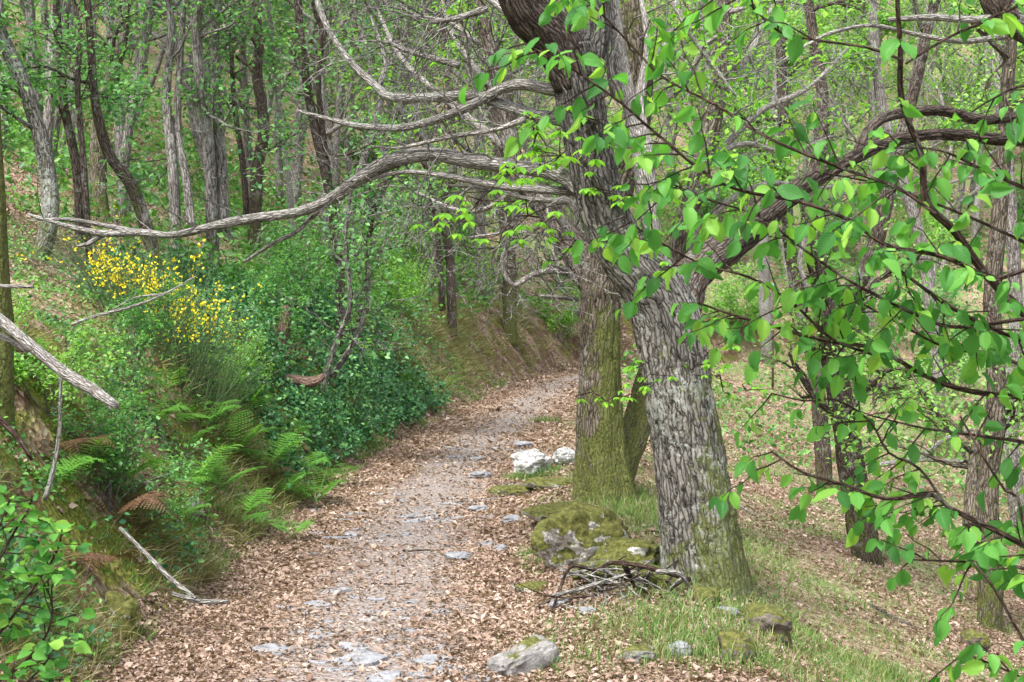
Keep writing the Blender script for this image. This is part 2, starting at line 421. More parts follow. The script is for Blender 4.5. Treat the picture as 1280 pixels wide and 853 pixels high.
M['rock_moss'] = rock_mat('mossy_rock', (.26, .24, .23), .50, 1.1)
M['rock_pale'] = rock_mat('lichen_rock', (.27, .26, .25), .0, 1.1)
M['rock_dark'] = rock_mat('dark_mossy_stone', (.13, .11, .09), .42, 0)
M['slate'] = rock_mat('slate_stone', (.24, .243, .255), .0, .0)
M['slab'] = rock_mat('slate_slab', (.21, .20, .19), .14, .0)
b = NB('painted_sign'); M['sign'] = b.done(b.principled((.22, .40, .42), .5))
M['post'] = bark_mat('post_wood', (.05, .04, .03), (.16, .13, .10), lichen=.1)

# ------------------------------------------------------------------ ground and path, one continuous relief split where the path runs
def axis(segs):
    out = []
    for a, b_, st in segs: out.append(np.arange(a, b_, st))
    out.append([segs[-1][1]]); return np.concatenate(out)
gx = axis([(-150, -60, 6), (-60, -20, 1.5), (-20, -7, .45), (-7, -3, .14), (-3, 2.5, .05), (2.5, 6, .1), (6, 20, .5), (20, 60, 2), (60, 160, 8)])
gy = axis([(-45, 0, 1.8), (0, 4.5, .25), (4.5, 12, .05), (12, 20, .1), (20, 42, .22), (42, 90, 1.0), (90, 200, 5)])
X, Y_ = np.meshgrid(gx, gy); d = sdist(X, Y_); Z = H(X, Y_, d)
V = np.stack([X, Y_, Z], -1).reshape(-1, 3)
ny, nx = X.shape; i = (np.arange(ny-1)[:, None]*nx+np.arange(nx-1)[None])
FQ = np.stack([i, i+1, i+nx+1, i+nx], -1).reshape(-1, 4)
dd = d.ravel(); bank = (sm((dd-.75)/.2)*sm((3.0-dd)/1.0)).ravel()
earth = (sm((V[:, 1]-19)/4)*sm((2.4-dd)/.6)).ravel()
onp = (np.abs(dd[FQ]).mean(1) < .86)
def submesh(name, mat, mask):
    f = FQ[mask]; u, inv = np.unique(f, return_inverse=True)
    a = Acc(); a.add(V[u], [inv.reshape(f.shape)], dd=dd[u], bank=bank[u], earth=earth[u]); return a.build(name, mat)
g = submesh('ground', M['ground'], ~onp); g['kind'] = 'structure'
path = submesh('path', M['path'], onp); path['kind'] = 'structure'

# slate stones set in the path (each a piece of it)
def stone_geo(seed, n=9, flat=.25, lumps=.25):
    r_ = np.random.default_rng(seed)
    th = np.sort(np.linspace(0, 2*math.pi, n, endpoint=False)+r_.uniform(-.22, .22, n))
    rr = 1+r_.uniform(-lumps, lumps, n)
    top = np.stack([np.cos(th)*rr*.85, np.sin(th)*rr*.85, np.full(n, flat)+r_.uniform(-.05, .05, n)*flat*2], -1)
    mid = np.stack([np.cos(th)*rr, np.sin(th)*rr, np.full(n, flat*.55)], -1)
    bot = mid*[1, 1, 0]+[0, 0, -flat]
    V = np.vstack([top, mid, bot, [[0, 0, flat*1.1]]]); j = np.arange(n); k = (j+1) % n
    return V, [np.stack([j, k, np.full(n, 3*n)], -1), np.stack([j+n, k+n, k, j], -1), np.stack([j+2*n, k+2*n, k+n, j+n], -1)]
stone_me = []
for s in range(10):
    a = Acc(); v, f = stone_geo(100+s); a.add(v, f); stone_me.append(a.mesh('stone', M['slate'], smooth=False))
placed = []
tries = 0
while len(placed) < 105 and tries < 8000:
    tries += 1
    y = 5.5*(17/5.5)**(rng.random()**2.4); off = np.clip(rng.normal(-.02, .38), -.75, .75); x = float(xc(y))-off*(-1)
    if n2(x, y, 1.1, 2, 77) < .50: continue
    s = rng.uniform(.02, .055)*(1+.4*rng.random())*(1 if rng.random() > .12 else 1.7)*(1+y/40)
    if any((x-a)**2+(y-b_)**2 < (s+c)**2*.9 for a, b_, c in placed): continue
    placed.append((x, y, s*.92))
for k, (x, y, s) in enumerate(placed):
    o = link('stone', stone_me[k % 10], path, (x, y, gz(x, y)+.001))
    o.scale = (s*rng.uniform(.9, 1.6), s*rng.uniform(.7, 1.1), s*rng.uniform(.5, .8)); o.rotation_euler = (rng.normal(0, .08), rng.normal(0, .08), rng.uniform(-.5, .5)+(math.pi if rng.random() < .5 else 0))

# ------------------------------------------------------------------ dry leaves on path, verge and slopes
def ground_normals(x, y):
    e = .05; z = H(x, y)
    return z, np.stack([-(H(x+e, y)-z)/e, -(H(x, y+e)-z)/e, np.ones_like(x)], -1)
def lay(acc, tpl, x, y, size, tilt=.35, lift=.01, rnd=None, wide=None):
    z, n = ground_normals(x, y); n /= np.linalg.norm(n, axis=1)[:, None]
    n = n+rng.normal(0, tilt, n.shape); a = rng.uniform(0, 2*math.pi, len(x))
    dr = np.stack([np.cos(a), np.sin(a), np.zeros_like(a)], -1); n /= np.linalg.norm(n, axis=1)[:, None]
    dr = dr-n*(dr*n).sum(1)[:, None]
    Mx = frames(dr, n)
    pos = np.stack([x, y, z+lift*rng.random(len(x))], -1)-dr*size[:, None]*.5
    nu = None
    if wide is not None: nu = np.stack([wide, np.ones_like(wide), rng.uniform(.3, 1.6, len(wide))], -1)
    scatter(acc, tpl[0], tpl[1], pos, Mx, size, rnd, nu)
a = Acc()
N = 540000
y = 4.6*(44/4.6)**rng.random(N); x = rng.uniform(-1, 1, N)*(.40*y)+.0
dq = sdist(x, y)
dens = np.where(np.abs(dq) < .85, np.clip(.20+.9*np.abs(dq+.08)**1.3*1.3+1.1*(n2(x, y, 1.3, 3, 41)-.5), .13, 1), 0)
dens = np.where(dq <= -.85, np.clip(.48+2.6*(n2(x, y, 1.0, 3, 43)-.5), .06, 1), dens)
edge = ((dq > .6) & (dq < 1.05)) | ((dq < -.7) & (dq > -1.35) & (rng.random(N) < .8))
dens = np.where(edge, .95, dens)
dens = np.where(dq >= 1.05, np.where(y > 22, .45, np.clip((n2(x, y, 1.3, 3, 47)-.48)*6, .04, .6))*sm((3.5-dq)/2.), dens)
dens = np.where((dq > 3) & (y > 10), .75, dens)
dens = dens*np.where((np.abs(dq+.05) < .5) & (y < 13), .75, 1)
keep = (rng.random(N) < dens) & (x > -.38*y-1) & (np.abs(x) < .38*y+.6)
x, y, dq = x[keep], y[keep], dq[keep]
size = rng.uniform(.012, .031, len(x))*(1+np.clip(y-7, 0, 40)/16)*np.where((rng.random(len(x)) < .08), 1.9, 1)
lay(a, DRY, x, y, size, .5, .022, np.clip(rng.beta(2.2, 2., len(x))+.25*(n2(x, y, 2.1, 2, 99)-.5), 0, 1), rng.uniform(.7, 1.5, len(x)))
tag(a.build('leaf_litter', M['litter']), 'dry pinkish brown leaves lying over the path, verge and slopes', 'leaf litter', kind='stuff')
print('litter', len(x))

# ------------------------------------------------------------------ tree growing
def grow(r_, p, dv, L, r, lvl, maxl, tubes, tips, gn=.18, up=.05, kids=(5, 4, 3), kl=.5, start=.25, droop=0):
    n = max(4, int(5+L*2)) if lvl < maxl else 4
    pts = [p]; q = p.copy(); v = dv/np.linalg.norm(dv); seg = L/n
    for k in range(n):
        v = v+r_.normal(0, gn, 3); v[2] += up-droop*lvl; v /= np.linalg.norm(v); q = q+v*seg; pts.append(q)
    pts = np.array(pts); rad = r*np.linspace(1, .25, n+1)**.9
    tubes.append((pts, rad, lvl))
    if lvl >= maxl: tips.append(pts[1:]); return
    nk = kids[min(lvl, len(kids)-1)]
    for k in range(nk):
        t = start+(1-start)*(k+r_.random())/nk; f = t*n; i = min(n-1, int(f)); pp = pts[i]+(pts[i+1]-pts[i])*(f-i)
        t_ = pts[i+1]-pts[i]; t_ /= np.linalg.norm(t_)
        s = r_.normal(0, 1, 3); s -= t_*np.dot(s, t_); s /= np.linalg.norm(s)
        ang = r_.uniform(.6, 1.15)
        grow(r_, pp, t_*math.cos(ang)+s*math.sin(ang), L*kl*r_.uniform(.6, 1.2)*(1.15-.5*t), max(.0025, r*.55*(1.05-.6*t)), lvl+1, maxl, tubes, tips, gn*1.25, up, kids, kl, .15, droop)
def tubes_acc(tubes, moss=0, minr=0.0, scale=1.0):
    a = Acc()
    for pts, rad, lvl in tubes:
        seg = 10 if rad[0] > .09 else 7 if rad[0] > .04 else 5 if rad[0] > .012 else 3
        v, f, bk = tube(pts, np.maximum(rad, minr), seg, lump=.12 if rad[0] > .03 else 0, seed=lvl, cap=rad[0] > .02)
        a.add(v, f, bk=bk, moss=np.clip(moss*.75-(v[:, 2]-v[:, 2].min())*.3, 0, 1) if lvl == 0 and moss else np.zeros(len(v)))
    return a
def leaves_on(tips, n, size, spread, tpl=LEAF2, flat=.6, flow=None):
    T = np.vstack(tips); k = rng.integers(0, len(T), n)
    pos = T[k]+rng.normal(0, spread, (n, 3))
    dr = rdir(n, -.35, .6); up = rdir(n, 0, 1)*(1-flat)+np.array([0, -.25, 1.])*flat
    a = Acc(); scatter(a, tpl[0], tpl[1], pos, frames(dr, up), rng.uniform(.7, 1.3, n)*size)
    return a

# far-wood prototypes, each a tree of trunk, branches and crown; copies share their meshes
protos = []
def proto(seed, Ht, r0, leafn, leaf, mat, bark, kids, gn, lean=0.06, bare=False, maxl=3, spread=.14):
    r_ = np.random.default_rng(seed); tubes = []; tips = []
    grow(r_, np.zeros(3), np.array([r_.normal(0, lean), r_.normal(0, lean), 1.]), Ht, r0, 0, maxl, tubes, tips, gn=gn, up=.05, kids=kids, kl=.32, start=.24)
    root = empty('woodland_tree')
    tubes_acc([t for t in tubes if t[2] == 0], moss=.7).build('trunk', M[bark], root)
    tubes_acc([t for t in tubes if t[2] > 0], minr=.006).build('branch', M['bark_pale' if bare else bark], root, kind='stuff')
    if leafn: leaves_on(tips, leafn, leaf, spread).build('crown', M[mat], root, kind='stuff')
    return root
for s in range(4): protos.append(proto(200+s, 10+s, .10, 1500, .10, 'leaf_mid', 'bark_far', (13, 5, 4), .07))
for s in range(3): protos.append(proto(220+s, 12, .11, 3600, .105, 'leaf_light', 'bark_far', (15, 5, 4), .09))
for s in range(3): protos.append(proto(240+s, 9+s, .09, 900, .10, 'leaf_light', 'bark_far', (16, 5, 4), .11, .14, bare=True))
nproto = len(protos)

hero_px = []   # screen columns kept for particular trees
def place_wood():
    pts = []
    tr = 0
    while len(pts) < 250 and tr < 20000:
        tr += 1
        y = rng.uniform(13, 88); x = rng.uniform(-.42, .42)*y
        dq = float(sdist(x, y)[0])
        if dq < 2.2: continue
        px = 640+x/y*F
        if y < 22 and px > 330: continue
        if y < 17: continue
        if dq < 4 and y < 34 and rng.random() < .8: continue
        mn = .85+.018*y
        if any((x-a)**2+(y-b_)**2 < mn*mn for a, b_ in pts): continue
        pts.append((x, y))
    return pts
wood = place_wood()
print('wood', len(wood))
# ------------------------------------------------------------------ particular trees
def pts3(lst, Y, Y2=None):
    n = len(lst)
    return np.array([P(a, b_, Y+((Y2 if Y2 is not None else Y)-Y)*k/(n-1)) for k, (a, b_) in enumerate(lst)])
def fit_tree(label, stems, Y, bark, leafn=1500, leaf=.075, mat='leaf_mid', group=None, moss=.5, kids=9, cat='tree', extra=2.5, top=True, sprayL=.9, name='woodland_tree', low=.25, spread=.1):
    """a slender tree whose stems are known: stems = [(pixel points, width px at base, at top)]"""
    base = P(stems[0][0][0][0], stems[0][0][0][1], Y); g0 = gz(base[0], base[1])
    root = empty(name, base); tag(root, label, cat, group)
    tips = []; br = []
    r_ = np.random.default_rng(int(abs(base[0])*1000)+int(Y*10))
    for si, (pp, w0, w1) in enumerate(stems):
        p = pts3(pp, Y, Y+.5*r_.normal())-base
        if si == 0: p[0, 2] = g0-base[2]-.15
        rr = np.linspace(w0, w1, len(p))/F*Y/2
        if top and pp[-1][1] < 60:
            v = p[-1]-p[-2]; v /= np.linalg.norm(v)
            p = np.vstack([p, p[-1]+v*extra*.5+r_.normal(0, .15, 3), p[-1]+v*extra+r_.normal(0, .3, 3)]); rr = np.append(rr, [rr[-1]*.7, rr[-1]*.3])
        v, f, bk = tube(p, rr, 12, lump=.14, lf=4, seed=si, step=.12)
        a = Acc(); m = np.clip(moss*.72-(v[:, 2])*.42, 0, 1)
        a.add(v, f, bk=bk, moss=m); a.build('trunk' if si == 0 else 'stem', M[bark], root)
        q = catmull(p, .15)
        for k in range(kids):
            t = low+(1-low)*(k+r_.random())/kids; i = min(len(q)-2, int(t*len(q)))
            dv = q[i+1]-q[i]; s = r_.normal(0, 1, 3); s[2] *= .4; s /= np.linalg.norm(s)
            grow(r_, q[i], dv/np.linalg.norm(dv)*.6+s, sprayL*r_.uniform(.6, 1.5), max(.006, rr[0]*.28), 1, 3, br, tips, gn=.22, up=.03, kids=(4, 4, 3), kl=.55)
    tubes_acc(br, minr=.0035).build('branch', M[bark], root, kind='stuff')
    if leafn: leaves_on(tips, leafn, leaf, spread).build('crown', M[mat], root, kind='stuff')
    return root
LG = 'slender trees on the left hillside'
fit_tree('thick grey lichen-covered trunk leaning in from the top left corner, moss at its foot', [([(42, 345), (62, 280), (58, 210), (38, 130), (-8, 20)], 25, 17)], 13, 'bark_a', 2600, .07, group=LG, moss=.9)
fit_tree('dark upright trunk just right of the thick grey leaning trunk', [([(100, 300), (97, 220), (80, 130), (74, 60), (70, 0)], 13, 9)], 15, 'bark_dark', 2400, .07, group=LG, moss=.2)
fit_tree('thin straight dark sapling in front of the dark upright trunk at the left', [([(114, 310), (104, 200), (97, 110), (100, 40), (92, 0)], 9, 5)], 13.5, 'bark_dark', 1800, .055, group=LG, moss=.1, sprayL=.6)
fit_tree('dark mossy trunk leaning sharply left above the yellow broom', [([(212, 298), (170, 245), (135, 190), (118, 120), (112, 30)], 18, 9)], 14, 'bark_dark', 1800, .065, group=LG, moss=.7)
fit_tree('mossy thick-footed trunk behind the leaning dark one', [([(128, 300), (122, 220), (128, 140), (150, 60), (158, 0)], 26, 12)], 17, 'bark_b', 1500, .07, group=LG, moss=1.)
fit_tree('grey trunk with dark flank over the left end of the broom', [([(222, 290), (216, 210), (208, 120), (214, 40), (210, 0)], 15, 9), ([(240, 290), (232, 220), (222, 160), (226, 60), (230, 0)], 12, 7)], 17, 'bark_far', 2000, .07, group=LG)
fit_tree('pair of close grey trunks rising behind the middle of the broom', [([(268, 292), (262, 200), (252, 120), (246, 40), (250, 0)], 17, 10), ([(280, 292), (276, 200), (270, 110), (268, 40), (272, 0)], 17, 10)], 17.5, 'bark_far', 2200, .07, group=LG)
fit_tree('dark kinked trunk at the right end of the broom with a slim grey neighbour', [([(316, 265), (322, 215), (330, 160), (322, 100), (324, 50), (318, 0)], 17, 10), ([(309, 268), (303, 200), (292, 120), (288, 0)], 9, 5)], 22, 'bark_dark', 2200, .08, group=LG)
fit_tree('slender pale straight trunk standing alone between broom and path bank', [([(370, 335), (362, 240), (350, 140), (342, 60), (336, 0)], 9, 6)], 24, 'bark_pale', 1500, .085, group=LG, moss=.1)
fit_tree('dark twin-stemmed tree leaning over the ivy bank left of the path', [([(428, 410), (424, 330), (410, 235), (388, 130), (372, 0)], 13, 10), ([(418, 300), (408, 200), (398, 110), (402, 40), (390, 0)], 9, 5), ([(445, 415), (458, 350), (464, 280), (485, 220)], 10, 4)], 17, 'bark_dark', 3200, .07, group=LG, moss=.3)
fit_tree('curved grey stems sweeping up out of the ivy beside the path', [([(388, 468), (420, 430), (438, 380), (432, 300), (440, 230)], 8, 4), ([(415, 472), (444, 425), (458, 385), (462, 330)], 9, 4)], 14.5, 'bark_far', 1500, .06, group=LG, moss=.1, top=False, sprayL=.7)
fit_tree('two slim dark stems on the bank where the path bends away', [([(566, 392), (563, 330), (556, 270), (566, 190), (560, 100), (555, 0)], 13, 7), ([(553, 388), (550, 330), (545, 280), (530, 200)], 9, 5)], 27, 'bark_dark', 1600, .09, 'leaf_light', group=LG)
fit_tree('mossy-footed dark trunk above the far bend of the path', [([(638, 380), (636, 320), (628, 240), (620, 160), (608, 80), (598, 0)], 19, 12)], 33, 'bark_dark', 1800, .11, 'leaf_light', group=LG, moss=1.)
RG = 'trees on the open slope to the right'
fit_tree('forked dark tree with mossy foot on the right slope, half behind the leafy branches', [([(1088, 700), (1072, 630), (1058, 540), (1040, 440), (1030, 380)], 40, 26), ([(1030, 390), (1022, 330), (1010, 250), (1030, 150), (1010, 0)], 26, 13), ([(1034, 385), (1062, 365), (1090, 320), (1120, 200), (1150, 80), (1170, 0)], 26, 12)], 13.6, 'bark_dark', 4200, .055, 'leaf_light', group=RG, moss=.7, low=.5)
fit_tree('smaller dark trunk on the right slope between the big trunk and the forked tree', [([(1032, 632), (1028, 560), (1020, 470), (1000, 380), (985, 280), (980, 150), (975, 0)], 22, 12)], 19.5, 'bark_dark', 4200, .07, 'leaf_light', group=RG, moss=.8, low=.45)
fit_tree('grey mossy trunk near the right edge with sprouts at its foot', [([(1236, 800), (1238, 700), (1234, 620), (1246, 500), (1240, 380), (1252, 240), (1260, 100), (1270, 0)], 34, 14), ([(1215, 660), (1216, 600), (1222, 540)], 24, 10)], 11.3, 'bark_b', 3200, .05, 'leaf_light', group=RG, moss=.9, low=.5)
fit_tree('pale thin trunk far back on the right, above the sloping clearing', [([(960, 425), (955, 330), (962, 220), (968, 160), (975, 60), (970, 0)], 16, 11)], 39, 'bark_pale', 5000, .12, 'leaf_light', group=RG, low=.35)
fit_tree('slim leaning trunk high on the right behind the leafy branches', [([(1180, 470), (1160, 350), (1130, 230), (1100, 120), (1090, 0)], 17, 11)], 30, 'bark_far', 6000, .10, 'leaf_light', group=RG, low=.3)
fit_tree('lone slim grey trunk low on the right slope near the edge', [([(1275, 620), (1262, 520), (1270, 400), (1262, 250), (1240, 0)], 22, 14)], 20, 'bark_far', 5000, .08, 'leaf_light', group=RG, low=.4)

fit_tree('moss-wrapped trunk cut off by the left edge, behind the thick dead branch', [([(6, 640), (2, 520), (2, 420), (-4, 330), (-10, 180), (-30, 0)], 36, 22)], 7.2, 'bark_b', 500, .045, group=LG, moss=2.2, low=.6)
# wood on the hill
ZONES = [(0, 130, 'uphill at the far left edge'), (130, 310, 'uphill behind the broom'), (310, 470, 'uphill behind the ivy bank'), (470, 600, 'above the dead grey limbs'), (600, 720, 'above the far bend of the path'), (720, 900, 'behind the two big chestnuts'), (900, 1080, 'behind the forked tree'), (1080, 1281, 'far behind the leafy branches at the right')]
RANK = ['nearest', 'second nearest', 'third nearest']
seen = {}
wood.sort(key=lambda q: q[1])
def wood_label(kindname, x, y):
    px = 640+x/y*F
    for z0, z1, w_ in ZONES:
        if z0 <= px < z1:
            n_ = seen.get((kindname, z0), 0); seen[(kindname, z0)] = n_+1
            if n_ < 3: return '%s %s tree %s' % (RANK[n_], kindname, w_)
    return None
used = [False]*nproto
for (x, y) in wood:
    k = int(rng.integers(0, nproto))
    px = 640+x/y*F
    if px < 350: k = int(rng.choice([0, 1, 2, 3, 7, 8, 9, 7, 8]))
    elif px > 830: k = int(rng.choice([4, 5, 6, 4, 5, 6, 8]))
    elif rng.random() < .45: k = int(rng.choice([7, 8, 9]))
    o = protos[k] if not used[k] else copy_tree(protos[k]); used[k] = True
    o.location = (x, y, gz(x, y)-.12); o.rotation_euler = (rng.normal(0, .05), rng.normal(0, .05), rng.uniform(0, 6.28))
    s = rng.uniform(.75, 1.25)*(.7 if y < 24 else 1); o.scale = (s, s, s*(1.3 if y < 24 else 1))
    kn = 'sparse grey' if k >= 7 else 'pale green leafed' if k >= 4 else 'mid-green slender'; wl = wood_label(kn, x, y)
    if k >= 7: tag(o, wl or 'one of the farther sparse grey branching trees scattered up the wooded hillside', 'tree', 'sparse grey trees on the hillside')
    elif k >= 4: tag(o, wl or 'one of the farther yellow-green leafed trees standing up the wooded hillside', 'tree', 'pale green trees on the hillside')
    else: tag(o, wl or 'one of the farther mid-green leafed slender trees crowding the wooded hillside', 'tree', 'green trees on the hillside')
for k in range(nproto):
    if not used[k]:
        for c in list(protos[k].children): bpy.data.objects.remove(c)
        bpy.data.objects.remove(protos[k])

# ------------------------------------------------------------------ the big chestnut by the path
def bark_relief(depth, cell, flare_r, flare_h, seed):
    def f(bk, S, th):
        c = np.stack([bk[..., 0]/cell, bk[..., 1]/cell, bk[..., 2]/(cell*7)], -1)
        wv = noise(np.stack([bk[..., 0]*6, bk[..., 1]*6, bk[..., 2]*2.5], -1), seed+5)
        c = c+wv[..., None]*1.5
        r1 = 1-np.abs(noise(c, seed)*2-1); r2 = 1-np.abs(noise(c*2.1+9, seed+1)*2-1)
        out = depth*(.9-1.5*r1**2.2-.4*r2)
        if flare_h:
            fl = np.exp(-S/flare_h)[:, None]*(1+.55*np.sin(th*5+seed)[None]+.35*np.sin(th*3+1.3*seed)[None])
            out = out+flare_r*fl
        return out
    return f
def limb(acc, lst, Y0, Y1, w, seg=18, relief=None, moss=0., step=.05, origin=None, lump=.13, seed=0, mossfn=None):
    p = np.array([P(a, b_, Y0+(Y1-Y0)*k/(len(lst)-1)) for k, (a, b_) in enumerate(lst)])
    yy = p[:, 1]; rr = np.asarray(w)/F*yy/2
    v, f, bk = tube(p-origin, rr, seg, lump=lump, lf=5, relief=relief, seed=seed, step=step)
    m = np.full(len(v), moss) if mossfn is None else mossfn(v+origin)
    acc.add(v, f, bk=bk, moss=m); return p
YA = 8.0
oA = P(868, 748, YA); oA[2] = gz(oA[0], YA)
tA = empty('chestnut_tree', oA); tag(tA, 'large grey chestnut with lichened furrowed trunk, nearest the camera beside the path', 'tree')
a = Acc()
def mA(q):
    px = 640+q[:, 0]/q[:, 1]*F; py = HOR-(q[:, 2]-CAMZ)/q[:, 1]*F
    m = .66*sm((px-825)/95)*sm((py-420)/70)+.34*sm((py-630)/60)
    return np.clip(m+.1*sm((520-py)/60)*sm((py-400)/50), 0, 1)-.3*sm((330-py)/120)
trunkA = limb(a, [(890, 775), (882, 720), (873, 650), (860, 560), (850, 500), (841, 440), (829, 385), (803, 345), (772, 305), (752, 255), (740, 200), (730, 150), (721, 100), (712, 60)], YA, YA, [100, 98, 94, 88, 85, 84, 84, 74, 64, 60, 58, 58, 60, 60], 140, bark_relief(.011, .022, .055, .3, 3), step=.016, origin=oA, lump=.05, mossfn=mA)
a.build('trunk', M['bark_a'], tA)
rel2 = bark_relief(.008, .024, 0, 0, 8)
def part(name, mat, root, o, *lims, kind=None):
    out = []
    for L in lims:
        a = Acc(); L = dict(L); out.append(limb(a, L.pop('p'), L.pop('Y0'), L.pop('Y1'), L.pop('w'), origin=o, **L)); a.build(name, M[mat], root, kind=kind)
    return out
part('limb', 'bark_dark', tA, oA, dict(moss=-.2, p=[(720, 105), (694, 50), (660, 10), (640, -40), (600, -130)], Y0=8, Y1=7.8, w=[58, 60, 60, 56, 40], seg=60, relief=rel2, step=.03))
part('limb', 'bark_a', tA, oA, dict(moss=-.3, p=[(724, 105), (734, 50), (732, -20), (740, -120)], Y0=8, Y1=8.3, w=[56, 56, 50, 36], seg=60, relief=rel2, step=.03))
part('limb', 'bark_dark', tA, oA, dict(p=[(842, 400), (864, 345), (905, 312), (950, 278), (1000, 235), (1060, 200), (1110, 178), (1180, 168), (1270, 176), (1340, 170)], Y0=8, Y1=9.6, w=[62, 50, 42, 34, 24, 18, 16, 14, 14, 12], seg=48, relief=rel2, step=.03, mossfn=lambda q: -.2+.6*sm((1.3-q[:, 0])/.35)))
part('limb', 'bark_dark', tA, oA, dict(p=[(1070, 196), (1100, 150), (1170, 138), (1230, 150), (1300, 140)], Y0=9, Y1=9.6, w=[16, 14, 13, 13, 10], seg=20, moss=-.15))
# dead torn wood strip standing behind the limb
part('dead_limb', 'deadwood', tA, oA, dict(p=[(818, 345), (812, 270), (803, 200), (790, 140), (776, 80), (768, 20), (760, -60)], Y0=8.15, Y1=8.4, w=[20, 26, 26, 22, 20, 16, 8], seg=14, lump=.35), dict(p=[(812, 210), (800, 130), (810, 60), (802, 0)], Y0=8.2, Y1=8.5, w=[20, 14, 10, 6], seg=9, lump=.3), dict(p=[(770, 120), (762, 80), (775, 40)], Y0=8.2, Y1=8.2, w=[14, 9, 3], seg=7, lump=.3))
# the long grey limb reaching left over the bank
r9 = np.random.default_rng(9)
def side_twigs(polys, n, L, r0, gn=.3, lv=3, rr_=r9, origin=None, t0=.1, up=0., kids=(3, 3, 2)):
    tb, tp = [], []
    for p in polys:
        q = catmull(p, .08)
        for k in range(n):
            i = min(len(q)-2, int((t0+(1-t0)*(k+rr_.random())/n)*len(q)))
            dv = q[i+1]-q[i]; dv /= np.linalg.norm(dv); s = rr_.normal(0, 1, 3); s -= dv*np.dot(s, dv); s /= np.linalg.norm(s)
            grow(rr_, q[i]-origin, dv*.7+s, L*rr_.uniform(.4, 1.3), r0, 1, lv, tb, tp, gn=gn, up=up, kids=kids, kl=.6)
    return tb, tp
longp = part('long_limb', 'bark_pale', tA, oA, dict(p=[(748, 262), (722, 232), (690, 216), (640, 208), (590, 202), (540, 193), (495, 200), (455, 220), (420, 245), (385, 262), (340, 270), (300, 276), (262, 284), (215, 294), (175, 291), (130, 292), (85, 283), (35, 268)], Y0=8, Y1=10, w=[34, 25, 20, 18, 19, 18, 19, 17, 15, 13, 12, 12, 11, 9, 10, 9, 6, 3], seg=16, step=.05, lump=.2))[0]
part('branch', 'bark_pale', tA, oA, dict(p=[(130, 292), (110, 305), (95, 308)], Y0=9.8, Y1=9.8, w=[8, 6, 3], seg=7), dict(p=[(400, 262), (370, 290), (340, 305), (305, 328)], Y0=9.1, Y1=9.4, w=[7, 6, 5, 3], seg=6), dict(p=[(170, 290), (130, 282), (80, 274), (36, 276)], Y0=9.8, Y1=10, w=[8, 6, 5, 2], seg=6))
part('limb', 'bark_pale', tA, oA, dict(p=[(718, 118), (690, 112), (650, 106), (620, 115), (585, 134), (545, 150), (500, 160), (450, 158), (415, 150), (370, 138)], Y0=8, Y1=8.9, w=[20, 16, 14, 13, 12, 11, 9, 8, 6, 3], seg=12, lump=.2))
part('limb', 'bark_pale', tA, oA, dict(p=[(740, 158), (700, 150), (660, 142), (625, 130), (590, 120), (540, 122), (490, 122), (470, 108), (440, 80), (418, 50), (400, 12), (390, -30)], Y0=8.1, Y1=9, w=[22, 18, 15, 14, 13, 12, 12, 10, 9, 8, 7, 5], seg=12, lump=.2), dict(p=[(474, 108), (482, 80), (474, 50), (463, 20)], Y0=8.8, Y1=9, w=[8, 6, 5, 3], seg=7))
br = part('branch', 'deadwood', tA, oA, dict(p=[(655, 150), (620, 162), (560, 172), (500, 185), (465, 183)], Y0=8.1, Y1=8.8, w=[9, 7, 6, 4, 2], seg=7), dict(p=[(575, 82), (530, 70), (500, 60), (480, 50)], Y0=8.8, Y1=8.9, w=[9, 8, 6, 4], seg=7), dict(p=[(720, 240), (660, 236), (620, 232), (570, 222), (510, 215), (470, 222), (440, 235)], Y0=8.2, Y1=8.9, w=[12, 11, 10, 8, 6, 5, 2], seg=8),
     dict(p=[(700, 252), (655, 248), (610, 236), (560, 232)], Y0=8.4, Y1=8.8, w=[8, 6, 5, 3], seg=6), dict(p=[(740, 60), (690, 50), (640, 20), (600, -10), (560, -30)], Y0=8.2, Y1=8.7, w=[16, 13, 11, 9, 7], seg=9), dict(p=[(600, 55), (560, 28), (520, 20), (500, 5)], Y0=8.8, Y1=8.9, w=[7, 6, 4, 3], seg=6),
     dict(p=[(610, 10), (575, 22), (540, 28)], Y0=8.3, Y1=8.3, w=[10, 8, 5], seg=7), dict(p=[(713, 240), (690, 270), (650, 300), (610, 312)], Y0=8.5, Y1=9, w=[7, 5, 4, 2], seg=6))
tb, tp = side_twigs([longp]+br, 10, .75, .0065, origin=oA)
tubes_acc(tb, minr=.0022).build('twig', M['bark_pale'], tA, kind='stuff')
# small knotted dead wood near the fork
part('dead_limb', 'deadwood', tA, oA, dict(p=[(690, 255), (705, 250), (716, 258), (722, 272), (718, 284)], Y0=8.1, Y1=8.1, w=[9, 10, 11, 9, 4], seg=9, lump=.3), dict(p=[(700, 262), (688, 256), (684, 266), (694, 270), (700, 262)], Y0=8.1, Y1=8.0, w=[4, 5, 4, 4, 3], seg=7))

